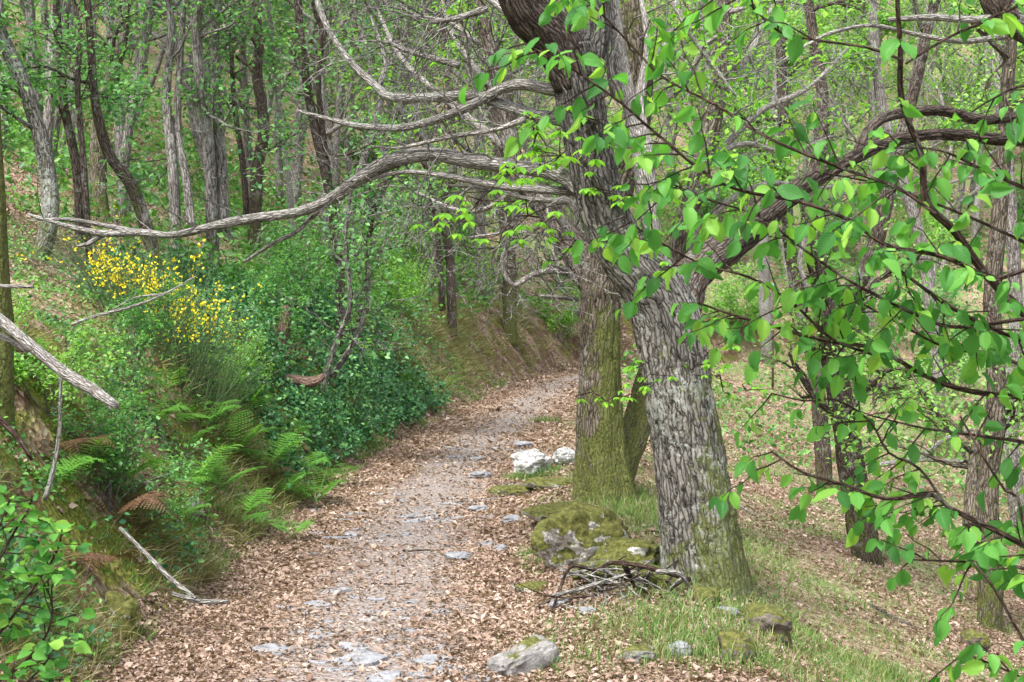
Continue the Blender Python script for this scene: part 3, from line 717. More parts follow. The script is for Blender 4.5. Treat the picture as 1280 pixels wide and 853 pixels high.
# leaf shoots on the big chestnut: fingers of young leaves
def stars(acc, C_, n, sz):
    for c in C_:
        m = int(rng.integers(5, 8)); a0 = rng.random()*6.28; ang = a0+np.arange(m)*6.28/m+rng.normal(0, .15, m)
        tilt = np.array([rng.normal(0, .3), rng.normal(0, .3), 0])
        dr = np.stack([np.cos(ang), np.sin(ang), np.full(m, -.35)], -1)+tilt
        scatter(acc, LONG6[0], LONG6[1], np.repeat(c[None], m, 0), frames(dr, np.tile([0, 0, 1.], (m, 1))), sz*rng.uniform(.7, 1.25, m), None, np.tile([1.5, 1, 1], (m, 1)))
fo = Acc(); tw = Acc()
def shoots(spots, Y, origin, fo, tw, n=10, R_=28, sz=.062, from_=None):
    for (px, py, nn, rad) in spots:
        c0 = P(px, py, Y)-origin
        for k in range(nn):
            q = c0+np.array([rng.normal(0, rad/F*Y), rng.normal(0, .25), rng.normal(0, rad*.7/F*Y)])
            stars(fo, [q], 6, sz*rng.uniform(.7, 1.2))
            m = (q+c0)/2+rng.normal(0, .03, 3)
            v, f, bk = tube(np.array([c0, m, q]), np.array([.004, .003, .002]), 4, cap=False); tw.add(v, f, bk=bk)
shoots([(672, 165, 9, 22), (640, 215, 7, 22), (700, 195, 8, 20), (745, 150, 6, 18), (600, 250, 7, 25), (560, 265, 6, 25), (660, 270, 6, 22), (720, 300, 5, 15), (750, 235, 6, 16), (680, 215, 5, 18), (628, 290, 4, 18), (745, 190, 5, 14), (795, 250, 7, 20), (790, 300, 6, 18)], 7.75, oA, fo, tw)
shoots([(770, 495, 5, 14), (740, 490, 3, 10), (800, 480, 7, 14), (805, 455, 3, 12), (870, 455, 4, 14), (900, 470, 4, 14), (895, 440, 4, 14), (870, 410, 4, 14), (930, 485, 3, 12), (825, 335, 3, 10)], 7.65, oA, fo, tw, sz=.045)
fo.build('leaf', M['leaf_shoot'], tA, kind='stuff'); tw.build('sprout', M['twig_dark'], tA, kind='stuff')

# ------------------------------------------------------------------ the mossy chestnut behind it
YB = 11.0
oB = P(762, 632, YB); oB[2] = gz(oB[0], YB)
tB = empty('chestnut_tree', oB); tag(tB, 'moss-covered chestnut standing just behind the large grey one, forked low at its foot', 'tree')
a = Acc()
def mB(q):
    px = 640+q[:, 0]/q[:, 1]*F; py = HOR-(q[:, 2]-CAMZ)/q[:, 1]*F
    return np.clip(.2+.7*sm((px-735)/24)*sm((py-360)/60)+.55*sm((py-520)/70), 0, 1)
limb(a, [(760, 655), (756, 610), (752, 560), (750, 500), (750, 440), (750, 390), (752, 350), (757, 310), (770, 250), (790, 180), (800, 90), (790, 0), (785, -80)], YB, YB, [74, 66, 60, 54, 50, 50, 50, 44, 38, 36, 32, 28, 20], 96, bark_relief(.012, .028, .07, .3, 12), step=.025, origin=oB, lump=.06, mossfn=mB)
a.build('trunk', M['bark_b'], tB)
part('limb', 'bark_b', tB, oB, dict(p=[(762, 612), (778, 575), (795, 535), (812, 470), (828, 400), (850, 300), (880, 200), (900, 100), (905, 0)], Y0=YB+.1, Y1=12.2, w=[50, 44, 38, 32, 28, 26, 24, 20, 16], seg=48, relief=bark_relief(.01, .028, 0, 0, 4), step=.04, mossfn=lambda q: .7*sm((2.2-q[:, 2])/1.)))
part('limb', 'bark_dark', tB, oB, dict(p=[(752, 372), (735, 335), (712, 300), (684, 262), (655, 228), (640, 190), (628, 120), (612, 60), (600, 0), (590, -60)], Y0=YB, Y1=12.4, w=[44, 40, 36, 30, 26, 22, 20, 17, 15, 12], seg=36, relief=rel2, step=.04))
part('limb', 'bark_pale', tB, oB, dict(p=[(733, 345), (722, 318), (708, 285), (690, 262), (665, 240), (640, 228)], Y0=11.3, Y1=11, w=[18, 16, 13, 11, 7, 4], seg=12))
brb = part('branch', 'deadwood', tB, oB, dict(p=[(725, 395), (733, 365), (715, 345), (690, 338), (664, 345), (642, 357), (630, 340), (628, 322), (634, 305)], Y0=11.2, Y1=11, w=[12, 11, 10, 9, 8, 7, 6, 5, 2], seg=8), dict(p=[(733, 365), (745, 345), (757, 325)], Y0=11.2, Y1=11.1, w=[7, 5, 3], seg=6), dict(p=[(715, 345), (700, 335), (680, 328)], Y0=11.2, Y1=10.8, w=[8, 6, 3], seg=6),
     dict(p=[(722, 375), (700, 372), (675, 370)], Y0=11.3, Y1=11, w=[6, 5, 4], seg=6), dict(p=[(716, 345), (690, 300), (660, 290), (600, 295), (575, 300)], Y0=11.5, Y1=12.5, w=[5, 4, 4, 3, 2], seg=5), dict(p=[(800, 100), (830, 60), (870, 30), (930, 10)], Y0=11.8, Y1=12.2, w=[14, 11, 9, 6], seg=8), dict(p=[(795, 150), (850, 110), (880, 60), (905, 40)], Y0=11.6, Y1=11.2, w=[12, 9, 7, 4], seg=7), dict(p=[(840, 0), (862, 40), (890, 80), (920, 120)], Y0=10.6, Y1=10.4, w=[9, 8, 6, 3], seg=7))
tb, tp = side_twigs(brb, 6, .7, .007, origin=oB)
tubes_acc(tb, minr=.003).build('twig', M['bark_pale'], tB, kind='stuff')
tb, tp = side_twigs([pts3([(752, 300), (790, 180), (800, 90), (790, 0)], YB), pts3([(850, 300), (880, 200), (905, 0)], 12), pts3([(655, 228), (628, 120), (600, 0)], 12.2)], 9, 1.2, .012, origin=oB, gn=.25)
tubes_acc(tb, minr=.003).build('branch', M['bark_pale'], tB, kind='stuff')
leaves_on(tp, 2600, .06, .07, LEAF2).build('leaf', M['leaf_shoot'], tB, kind='stuff')
brc = part('branch', 'deadwood', tB, oB, dict(p=[(862, 240), (900, 190), (950, 140), (1010, 110), (1060, 60)], Y0=12, Y1=13, w=[12, 10, 8, 6, 3], seg=8), dict(p=[(880, 200), (930, 180), (985, 190), (1040, 170)], Y0=12, Y1=12.6, w=[10, 8, 6, 3], seg=7), dict(p=[(895, 120), (935, 70), (960, 20), (990, -30)], Y0=12.3, Y1=12.8, w=[12, 10, 8, 6], seg=8), dict(p=[(845, 330), (900, 260), (960, 230), (1030, 235), (1080, 215)], Y0=12, Y1=13, w=[10, 9, 7, 5, 2], seg=7), dict(p=[(640, 190), (590, 150), (540, 110), (500, 70), (470, 10)], Y0=12.3, Y1=13.5, w=[12, 10, 8, 6, 4], seg=8), dict(p=[(628, 120), (590, 80), (560, 30), (550, -30)], Y0=12.3, Y1=13, w=[10, 8, 6, 4], seg=7), dict(p=[(655, 228), (610, 260), (570, 262), (520, 240)], Y0=12.2, Y1=13, w=[9, 7, 5, 3], seg=7))
tb, tp = side_twigs(brc, 9, 1.1, .009, origin=oB, gn=.28)
tubes_acc(tb, minr=.0035).build('twig', M['bark_pale'], tB, kind='stuff')

# big dark limb crossing the top right corner, from a trunk outside the picture
tC = empty('chestnut_tree', (4.1, 8.6, gz(4.1, 8.6)-.1)); oC = np.array(tC.location)
tag(tC, 'dark trunk of a tree leaning in at the top right corner', 'tree')
a = Acc(); v, f, bk = tube(np.array([[0, 0, 0], [-.05, 0, 1.5], [-.1, .1, 3.], P(1290, 60, 8.7)-oC+np.array([.25, 0, -.1]), P(1262, 15, 8.7)-oC, P(1240, -30, 8.7)-oC, P(1210, -140, 8.7)-oC]), np.array([.25, .2, .16, .13, .12, .11, .09]), 40, relief=rel2, step=.04)
a.add(v, f, bk=bk, moss=np.zeros(len(v))); a.build('trunk', M['bark_dark'], tC)
part('branch', 'bark_pale', tC, oC, dict(p=[(1262, 20), (1215, 25), (1165, 22), (1110, 25)], Y0=8.7, Y1=8.6, w=[12, 10, 9, 6], seg=8), dict(p=[(1258, 45), (1200, 52), (1140, 42), (1088, 32), (1040, 41), (1013, 54), (969, 82)], Y0=8.7, Y1=8, w=[9, 7, 6, 5, 5, 4, 2], seg=7))

# ------------------------------------------------------------------ leafy branches in the foreground: broad leaves, each an object
def broadleaf(seed, elong=1.25):
    r_ = np.random.default_rng(seed); rows = 7; cols = 4
    v = np.linspace(0, 1, rows); wv = np.array([.0, .27, .43, .47, .40, .22, .0])
    wv = wv*(1+r_.normal(0, .05, rows)); V = []; UV = []
    bend = r_.uniform(.3, 1.1); fold = r_.uniform(.2, .75); cup = r_.normal(0, .05)
    us = np.linspace(-1, 1, cols+1)
    for i in range(rows):
        for u in us:
            hw = wv[i]; x = u*hw; y = v[i]*elong-.05*abs(u)*(1 if i == 1 else 0)*2; z = fold*abs(x)-bend*v[i]**2*.6+.02*math.sin(v[i]*19+u*4+seed)*abs(u)+cup*u
            V.append((x, y, z)); UV.append((u*max(hw, .02)*2, v[i], 0))
    V = np.array(V); n = cols+1; Fq = []
    for i in range(rows-1):
        for j in range(cols): Fq.append((i*n+j, i*n+j+1, (i+1)*n+j+1, (i+1)*n+j))
    # stalk
    st = np.array([(-.012, -.22, .02), (.012, -.22, .02), (.01, .0, 0), (-.01, .0, 0)]); k = len(V)
    V = np.vstack([V, st]); UV += [(0, 0, 0)]*4; Fq.append((k, k+1, k+2, k+3))
    return V/1.0, [np.array(Fq)], np.array(UV, float)
BL = [broadleaf(s, 1.38+.07*s) for s in range(6)]
bl_me = []
for v, f, uv in BL:
    a = Acc(); a.add(v, f, luv=uv, rnd=np.zeros(len(v))); bl_me.append(a.mesh('leaf', M['leaf_near']))
def mat_to_obj(o, M3, pos, s):
    from mathutils import Matrix
    m = Matrix([[M3[i, j]*s for j in range(3)]+[pos[i]] for i in range(3)]+[[0, 0, 0, 1]]); o.matrix_local = m
def leafy_tree(label, origin, trunk, branches, dens, lsize, nobj=300, seed=0, mat='twig_dark', name='broadleaf_tree', cat='tree', twigL=(.08, .26), hang=.9, stepn=.075):
    r_ = np.random.default_rng(seed)
    root = empty(name, origin); tag(root, label, cat)
    if trunk is not None:
        v, f, bk = tube(np.array(trunk[0])-origin, np.array(trunk[1]), 20, lump=.1, step=.08); a = Acc(); a.add(v, f, bk=bk, moss=0); a.build('trunk', M['bark_dark'], root)
    P_, D_ = [], []; tw = Acc()
    for (lst, Y0, Y1, w0, w1, bare, den) in branches:
        p = np.array([P(a_, b_, Y0+(Y1-Y0)*k/(len(lst)-1)) for k, (a_, b_) in enumerate(lst)])
        p[1:-1] += r_.normal(0, .012, p[1:-1].shape)
        rr = np.linspace(w0, w1, len(p))/F*p[:, 1]/2
        v, f, bk = tube(p-origin, rr, 8, lump=.12, lf=8, step=.04); a = Acc(); a.add(v, f, bk=bk, moss=0); a.build('branch', M[mat], root)
        q = catmull(p, stepn)
        for i in range(int(bare*len(q)), len(q)):
            if r_.random() > dens*den: continue
            t_ = q[min(i+1, len(q)-1)]-q[max(i-1, 0)]; t_ /= np.linalg.norm(t_)
            s = r_.normal(0, 1, 3); s -= t_*np.dot(s, t_); s /= np.linalg.norm(s); s[2] -= .35
            L = r_.uniform(*twigL); dv = t_*.8+s; dv /= np.linalg.norm(dv)
            m = max(2, int(L/.042)); k = np.linspace(0, 1, m+1)[:, None]
            tp = q[i]+dv*L*k+np.array([0, 0, -.10*L])*k**2+r_.normal(0, .006, (m+1, 3))*k
            v, f, bk = tube(tp-origin, np.linspace(.0028, .0012, m+1), 4, cap=False); tw.add(v, f, bk=bk, moss=0)
            for j in range(1, m+1):
                for side in ((1, -1) if r_.random() < .6 else (1,)):
                    sd_ = np.cross(dv, [0, 0, 1.])*(1 if (j % 2) else -1)*side
                    ld = dv*.5+sd_*.7+np.array([r_.normal(0, .3), r_.normal(0, .3), -hang*r_.uniform(.4, 1.5)])
                    P_.append(tp[j]); D_.append(ld/np.linalg.norm(ld))
    tw.build('twig', M[mat], root, kind='stuff')
    P_ = np.array(P_); D_ = np.array(D_); n = len(P_)
    upv = np.array([-.1, -.45, .9])+r_.normal(0, .7, (n, 3)); Mx = frames(D_, upv); sz = lsize*r_.uniform(.45, 1.3, n)
    pos = P_+D_*sz[:, None]*.22-origin
    px = 640+P_[:, 0]/P_[:, 1]*F; py = HOR-(P_[:, 2]-CAMZ)/P_[:, 1]*F
    vis = (px > -10) & (px < 1290) & (py > -10) & (py < 863)
    order = np.argsort(-(sz/P_[:, 1]+vis*10)); ob = order[:nobj]; rest = order[nobj:]
    for k in ob:
        o = link('leaf', bl_me[int(r_.integers(0, 6))], root); mat_to_obj(o, Mx[k], pos[k], sz[k])
    if len(rest):
        a = Acc(); cls = r_.integers(0, 6, len(rest))
        for c in range(6):
            q = rest[cls == c]
            if not len(q): continue
            v, f, uv = BL[c]; m = len(v)
            VV = np.einsum('nij,mj->nmi', Mx[q], v)*sz[q][:, None, None]+pos[q][:, None]
            off = (np.arange(len(q))*m)[:, None, None]
            a.add(VV.reshape(-1, 3), [(ff[None]+off).reshape(-1, ff.shape[1]) for ff in f], luv=np.tile(uv, (len(q), 1)), rnd=np.repeat(r_.random(len(q)), m))
        a.build('leaf', M['leaf_near'], root, kind='stuff')
    print(label[:30], n, 'leaves', int(vis.sum()), 'in view')
    return root
o1 = np.array([2.25, 4.4, gz(2.25, 4.4)-.1])
T1 = P(1400, 560, 4.0)
leafy_tree('young dark-stemmed tree reaching in from the right edge with broad fresh leaves', o1,
  ([o1, o1+[-.05, -.05, .7], P(1480, 480, 4.2), P(1520, 300, 4.3), P(1560, 0, 4.4), P(1540, -300, 4.5)], [.06, .05, .045, .04, .03, .02]),
  [([(1480, 480), (1380, 450), (1290, 403), (1240, 348), (1190, 293), (1165, 262), (1150, 200), (1135, 130), (1123, 60), (1124, -10), (1130, -90)], 4.1, 3.8, 14, 5, .42, .45),
   ([(1234, 346), (1173, 319), (1105, 306), (1054, 280), (1000, 253), (905, 225), (825, 164), (778, 131), (712, 89), (655, 55)], 3.9, 3.7, 6, 2.5, .12, 1.),
   ([(1170, 268), (1122, 238), (1054, 197), (965, 173), (890, 127), (834, 94), (787, 56), (740, 10), (700, -20)], 3.85, 4.1, 5, 2, .12, .85),
   ([(1127, 75), (1088, 61), (1020, 44), (979, 31), (918, 3), (880, -30)], 3.8, 4.0, 4, 2, .3, .6),
   ([(1280, 399), (1200, 410), (1130, 380), (1060, 340), (1000, 300), (950, 262), (880, 240), (830, 225)], 3.95, 3.9, 5, 2, .15, .9),
   ([(1420, 520), (1300, 494), (1210, 484), (1166, 470), (1096, 445), (1040, 426), (981, 412), (915, 396), (872, 378)], 4.1, 4.3, 8, 2.5, .3, .85),
   ([(1096, 445), (1040, 420), (985, 385), (930, 350), (870, 330), (800, 300), (780, 270)], 4.2, 4.0, 4, 2, .15, .95),
   ([(1101, 321), (1140, 345), (1180, 385), (1234, 416), (1290, 430)], 3.9, 4.0, 4, 5, .0, 1.),
   ([(1280, 338), (1240, 352)], 3.9, 3.85, 6, 5, 0, .4),
   ([(1340, 260), (1280, 230), (1230, 210), (1180, 190), (1110, 185)], 4.2, 3.9, 6, 2, .1, 1.),
   ([(1132, 80), (1173, 51), (1224, 30), (1290, 0)], 3.8, 3.9, 3, 4, .2, .6),
   ([(1360, 120), (1290, 100), (1240, 120), (1215, 140)], 4.2, 4.0, 5, 2, .1, .9),
   ([(1340, 330), (1270, 300), (1210, 270), (1150, 250), (1090, 230), (1020, 215)], 4.2, 4.1, 5, 2, .15, .8),
   ([(1310, 470), (1240, 440), (1190, 430), (1120, 400), (1060, 370)], 4.2, 4.1, 5, 2, .1, .9)],
  .9, .0375, 300, 21, stepn=.055)
o2 = np.array([2.0, 3.9, gz(2.0, 3.9)-.1])
leafy_tree('leafy sapling at the lower right edge spreading low sprays of green leaves over the slope', o2,
  ([o2, o2+[0, 0, .4], P(1520, 620, 4.0), P(1500, 480, 4.0)], [.035, .03, .022, .012]),
  [([(1500, 740), (1400, 710), (1320, 690), (1241, 662), (1190, 641), (1156, 628), (1108, 614), (1061, 607), (1010, 590), (965, 565)], 4.0, 4.2, 9, 2.5, .2, 1.),
   ([(1193, 648), (1156, 590), (1119, 563), (1080, 530), (1050, 505), (1000, 500), (965, 492)], 4.1, 4.3, 4, 2, .1, 1.),
   ([(1500, 700), (1380, 600), (1300, 560), (1230, 540), (1160, 530), (1090, 520)], 4.0, 4.3, 7, 2, .25, .8),
   ([(1390, 740), (1330, 720), (1258, 700), (1200, 695), (1140, 700)], 4.0, 4.1, 6, 2, .1, 1.),
   ([(1380, 700), (1300, 700), (1270, 640), (1250, 600), (1225, 560), (1200, 520)], 3.9, 3.9, 5, 2.5, .2, .4),
   ([(1400, 900), (1320, 860), (1280, 790), (1244, 723), (1215, 700)], 3.8, 3.9, 5, 3, .3, .3),
   ([(1400, 900), (1320, 850), (1260, 830), (1205, 815)], 3.8, 3.9, 4, 2, .2, 1.)],
  .74, .037, 300, 22, stepn=.05)
o3 = np.array([-1.75, 4.3, gz(-1.75, 4.3)-.05])
leafy_tree('bright green leafy bush at the lower left corner on the bank', o3, None,
  [([(-60, 860), (-20, 760), (10, 690), (30, 640), (40, 620)], 4.3, 4.2, 5, 2, .2, 1.), ([(-60, 860), (0, 800), (40, 740), (70, 690), (78, 660)], 4.3, 4.3, 5, 2, .2, 1.), ([(-70, 800), (-20, 720), (0, 660), (12, 625)], 4.2, 4.1, 4, 2, .3, 1.),
   ([(-40, 880), (40, 820), (60, 770), (50, 720)], 4.3, 4.2, 4, 2, .2, .8), ([(-40, 900), (20, 860), (50, 830), (60, 800)], 4.2, 4.1, 4, 2, .2, .8)],
  .95, .033, 280, 23, name='leafy_bush', cat='bush', twigL=(.05, .15), hang=.2, stepn=.03)

# ------------------------------------------------------------------ broom with yellow flowers
c = P(222, 452, 11.3); c[2] = gz(c[0], c[1]); ob = empty('broom_bush', c); tag(ob, 'broom bush covered in small yellow flowers on the left bank', 'bush')
st = Acc(); fl = Acc(); n = 600
for k in range(n):
    bx = np.clip(rng.normal(-.06, .24), -.6, .3); by = rng.normal(0, .2); b0 = np.array([bx, by, float(H(c[0]+bx, c[1]+by)[0])-c[2]])
    L = rng.uniform(.5, 1.0); dv = np.array([bx*.9+rng.normal(0, .32), by*.5+rng.normal(0, .2), 1.]); dv /= np.linalg.norm(dv)
    t = np.linspace(0, 1, 5)[:, None]; p = b0+dv*L*t+np.array([bx, by*.5, -.15])*.45*t**2*L+rng.normal(0, .03, (5, 3))*t
    v, f, bk = tube(p, np.array([.004, .0032, .0028, .002, .001])*.8, 3, cap=False); st.add(v, f, rnd=rng.random())
    if rng.random() < .6 and bx > -.5:
        m = int(rng.integers(3, 9)); tt = rng.uniform(.5, 1, m); q = b0+dv*L*tt[:, None]+np.array([bx, by*.5, -.15])*.45*(tt**2)[:, None]*L+rng.normal(0, .015, (m, 3))
        if n2(np.array([c[0]+p[-1, 0]]), np.array([p[-1, 2]]), 5, 2, 5)[0] > .48 and p[-1, 2] > .42:
            for _ in range(1 if rng.random() < .35 else 2): scatter(fl, LEAF6[0], LEAF6[1], q, frames(rdir(m), rdir(m)), .026)
st.build('stem', M['needle'], ob, kind='stuff'); fl.build('flower', M['flower'], ob, kind='stuff')

# ------------------------------------------------------------------ ferns
def frond_geo(seed, npin=17, arch=.55):
    r_ = np.random.default_rng(seed); a = Acc()
    t = np.linspace(0, 1, 12); sp = np.stack([.05*np.sin(t*3+seed), np.sin(t*1.1)*.85, 1.0*t-.95*arch*t**2.2], -1)
    v, f, bk = tube(sp, np.linspace(.006, .0015, 12), 3, cap=False); a.add(v, f, rnd=.3)
    for k in range(npin):
        u = .18+.8*k/npin; c0 = np.array([np.interp(u, t, sp[:, i]) for i in range(3)]); c1 = np.array([np.interp(min(1, u+.03), t, sp[:, i]) for i in range(3)])
        T = c1-c0; T /= np.linalg.norm(T)+1e-9; S = np.cross(T, [0, 0, 1.]); S /= np.linalg.norm(S)
        L = .27*math.sin(math.pi*min(1, (u*.92+.08))**.75)+.02
        for sgn in (-1, 1):
            dv = S*sgn+T*.35+np.array([0, 0, -.12+r_.normal(0, .06)]); dv /= np.linalg.norm(dv); m = 6
            for j in range(m):
                w_ = (j+.3)/m; q = c0+dv*L*w_; lw = L*.17*(1-w_*.75)
                n_ = np.cross(dv, np.cross(dv, [0, 0, 1.])); side = np.cross(dv, [0, 0, 1.]); side /= np.linalg.norm(side)
                for s2 in (-1, 1):
                    tip = q+side*s2*lw+dv*L*.08
                    a.add(np.array([q-dv*L*.05, tip, q+dv*L*.11]), [np.array([[0, 1, 2]])], rnd=.2+.6*r_.random())
    return a
frond_me = [frond_geo(s, arch=.45+.12*s).mesh('frond', M['fern'], smooth=False) for s in range(4)]
dfrond_me = [frond_geo(30+s, arch=.9).mesh('frond', M['dead_fern'], smooth=False) for s in range(2)]
def fern(px, py, size, label, group, dead=False, n=8):
    p = hit(px, py+18); o = empty('fern', p+np.array([0, 0, .03])); tag(o, label, 'fern', group)
    for k in range(n):
        c_ = link('frond', (dfrond_me if dead else frond_me)[int(rng.integers(0, 2 if dead else 4))], o); s = size*rng.uniform(.7, 1.15)
        c_.scale = (s, s, s); c_.rotation_euler = (rng.normal(.0, .12), rng.normal(0, .12), 6.28*k/n+rng.normal(0, .3)+.5)
FG = 'green ferns on the left bank'
for px, py, s, lab in [(240, 600, .55, 'green fern tuft on the bank, above the mossy bulge'), (335, 575, .62, 'tall light green fern in front of the ivy, near the middle of the bank'), (290, 555, .55, 'green fern beside the tall light one on its left'), (395, 615, .5, 'fern spreading low onto the leaf-covered edge of the path'), (250, 520, .6, 'fern under the broom bush'),
                       (185, 520, .55, 'fern below the broken end of the pale dead branch'), (300, 640, .45, 'small fern just above the path edge leaves'), (355, 540, .5, 'fern against the dark ivy'), (310, 500, .5, 'fern near the rotten reddish log'), (150, 600, .45, 'fern on the near bank above the leafy bush')]:
    fern(px, py, s*.88, lab, FG, n=9)
for px, py, s in [(220, 560, .4), (275, 600, .4), (345, 610, .4), (375, 580, .42), (420, 590, .38), (200, 480, .45), (270, 480, .45), (120, 520, .45), (100, 590, .4), (330, 460, .5), (225, 640, .35), (60, 600, .4), (365, 660, .3), (560, 470, .4), (500, 470, .45)]:
    fern(px, py, s*.95, 'one of the small green ferns growing among the bank undergrowth', 'small green ferns in the bank undergrowth', n=6)
for px, py, s in [(170, 615, .4), (140, 640, .42), (95, 560, .4), (330, 590, .35), (150, 570, .4), (120, 700, .35), (480, 430, .5), (510, 450, .45), (175, 655, .3), (360, 555, .35)]:
    fern(px, py, s, 'one of the clumps of brown dead bracken hanging on the bank', 'dead brown bracken clumps on the bank', True, 6)

# ------------------------------------------------------------------ ivy and bramble cover, grass, ground plants
def cover(n, yr, ur, thick, size, tpl, maskf=None, lump=.3, side=-1, flat=.5):
    y = yr[0]*(yr[1]/yr[0])**rng.random(n); u = rng.uniform(ur[0], ur[1], n); x = xc(y)+side*u
    if maskf is not None:
        k = rng.random(n) < maskf(x, y, u); x, y, u = x[k], y[k], u[k]
    z, nm = ground_normals(x, y); nm /= np.linalg.norm(nm, axis=1)[:, None]
    lm = np.clip(n2(x, y, 1.8, 2, 51)*1.6-.4, 0, 1)
    lm = lm*np.clip(n2(x, y, 4.5, 2, 53)*2.2-.5, .1, 1.3)
    h = thick*(.12+lump*lm*4.2)*rng.random(len(x))**.5
    pos = np.stack([x, y, z], -1)+nm*h[:, None]*np.array([1, 1, 1.])
    dr = rdir(len(x), -.2, .7); up = nm+rng.normal(0, flat, nm.shape)+np.array([.15, -.25, .1])
    return pos, frames(dr, up), size*rng.uniform(.6, 1.3, len(x))*(1+np.clip(y-12, 0, 30)/30)
a = Acc()
p_, m_, s_ = cover(75000, (10.5, 23), (.8, 3.1), .55, .044, LEAF6, lambda x, y, u: sm((y-11.5+1.2*np.clip(1.6-u,0,1))/1.5)*sm((22.5-y)/2.5)*(n2(x, y, 2.0, 3, 61) > .42)*sm((3.1-u+n2(x, y, 1.5, 2, 62))/.8)*sm((u-.75-.45*n2(x, y, 2.5, 2, 64))/.12))
scatter(a, LEAF6[0], LEAF6[1], p_, m_, s_)
p_, m_, s_ = cover(20000, (4.6, 12), (1.0, 4), .3, .034, LEAF6, lambda x, y, u: (n2(x, y, 1.5, 3, 63) > .57)*1.)
scatter(a, LEAF6[0], LEAF6[1], p_, m_, s_)
tag(a.build('ivy', M['leaf_ivy']), 'dark green ivy and bramble blanketing the left bank beside the path', 'ivy', kind='stuff')
a = Acc()
p_, m_, s_ = cover(60000, (4.6, 28), (.95, 5.5), .24, .032, LEAF6, lambda x, y, u: (n2(x, y, 1.7, 3, 65) > .50)*sm((u-.9)/.5))
scatter(a, LEAF6[0], LEAF6[1], p_, m_, s_)
# hillside herbs
n = 130000; y = 15*(85/16)**rng.random(n); x = rng.uniform(-.42, .42, n)*y; dq = sdist(x, y)
k = ((dq > 1.9) | ((dq < -1.3) & (y > 20) & (rng.random(n) < .3))) & (rng.random(n) < np.clip((n2(x, y, .45, 3, 71)-.42)*5, .05, .9)); x, y = x[k], y[k]
z, nm = ground_normals(x, y); pos = np.stack([x, y, z+rng.random(len(x))**2*.45*(1+y/60)], -1)
scatter(a, LEAF2[0], LEAF2[1], pos, frames(rdir(len(x), 0, .6), rdir(len(x), .9, .5)), .055*(1+y/22)*rng.uniform(.6, 1.3, len(x)))
tag(a.build('undergrowth', M['leaf_cover']), 'light green low plants covering the bank and wooded hillside', 'undergrowth', kind='stuff')
def blades(x, y, L, wd, lean, mat_rnd=None, down=0., acc=None):
    z, nm = ground_normals(x, y); nn = nm/np.linalg.norm(nm, axis=1)[:, None]
    dr = np.tile([0, 0, 1.], (len(x), 1))*(1-down)+nn*.4*(1-down)+rng.normal(0, lean, (len(x), 3))
    if down:
        dh = nn.copy(); dh[:, 2] = 0; dr = dr+down*dh*1.6; dr[:, 2] -= down*.35
    up = rdir(len(x), 0, .3)
    scatter(acc, BLADE[0], BLADE[1], np.stack([x, y, z-.01], -1), frames(dr, up), L, mat_rnd, np.stack([np.full(len(x), 1.)*wd/L, np.ones(len(x)), np.ones(len(x))*rng.choice([-2, 2, 3], len(x))], -1))
a = Acc()
# verge tufts right of path
n = 60000; y = 4.8*(16/4.8)**rng.random(n); x = rng.uniform(-.1, .4, n)*y; dq = sdist(x, y)
mask = n2(x, y, 1.1, 3, 81)
k = (dq < -1.0) & (mask > .58) & (rng.random(n) < .25); x, y = x[k], y[k]; L = rng.uniform(.025, .075, len(x))*(1+np.clip(mask[k]-.55, 0, .2)*4)
blades(x, y, L, .0035*(1+y/16), .3, None, acc=a); print('grass', len(x))
def tuft(px, py, n, rad, L, acc, lean=.25, yl=None):
    p = hit(px, py); x = p[0]+rng.normal(0, rad, n); y = p[1]+rng.normal(0, rad*.8, n)
    blades(x, y, L*rng.uniform(.4, 1.3, n), .0028+.0002*p[1], lean, None, acc=acc)
for t in [(670, 597, 500, .13, .09), (650, 600, 250, .08, .08), (820, 800, 450, .22, .09), (850, 780, 400, .2, .11), (880, 820, 400, .2, .10), (790, 830, 200, .2, .07), (930, 830, 300, .2, .10), (960, 840, 200, .25, .09), (680, 528, 260, .12, .1), (800, 640, 700, .25, .12), (775, 622, 500, .15, .14), (740, 605, 300, .12, .12), (1000, 790, 200, .2, .08), (690, 700, 250, .06, .07), (1110, 845, 500, .15, .1), (665, 695, 200, .07, .06), (900, 770, 100, .15, .08), (720, 830, 120, .12, .07), (830, 655, 400, .2, .1), (330, 770, 0, .1, .1)]: tuft(*t, a)
# green fringe along the left foot of the bank
n = 40000; y = 4.7*(30/4.7)**rng.random(n); u = .9+np.abs(rng.normal(0, .7, n)); x = xc(y)-u
k = n2(x, y, 1.9, 3, 83) > .54; x, y = x[k], y[k]
blades(x, y, rng.uniform(.04, .13, len(x)), .0032*(1+y/14), .5, None, .25, acc=a)
# far green slope grass
n = 45000; y = 7*(42/7)**rng.random(n); x = rng.uniform(-.3, .4, n)*y; dq = sdist(x, y)
k = ((dq < -1.4) | ((dq > 2.0) & (y > 18))) & (n2(x, y, 1.0, 3, 43) < .53) & (n2(x, y, .6, 3, 85) > .42); x, y = x[k], y[k]
blades(x, y, rng.uniform(.03, .08, len(x))*(1+y/20), .0035*(1+y/14), .6, None, acc=a)
tag(a.build('grass', M['grass']), 'fresh green grass tufts on the verge, slope and foot of the bank', 'grass', kind='stuff')
a = Acc()
n = 60000; y = 4.7*(36/4.7)**rng.random(n); u = rng.uniform(.95, 2.6, n); x = xc(y)-u
k = (n2(x, y, 1.7, 3, 87) > .53)*((y < 12) | ((y > 20) & (u > 1.15))) > 0; x, y = x[k], y[k]
blades(x, y, rng.uniform(.05, .17, len(x))*(1+y/30), .003*(1+y/12), .4, rng.random(len(x)), .45, acc=a)
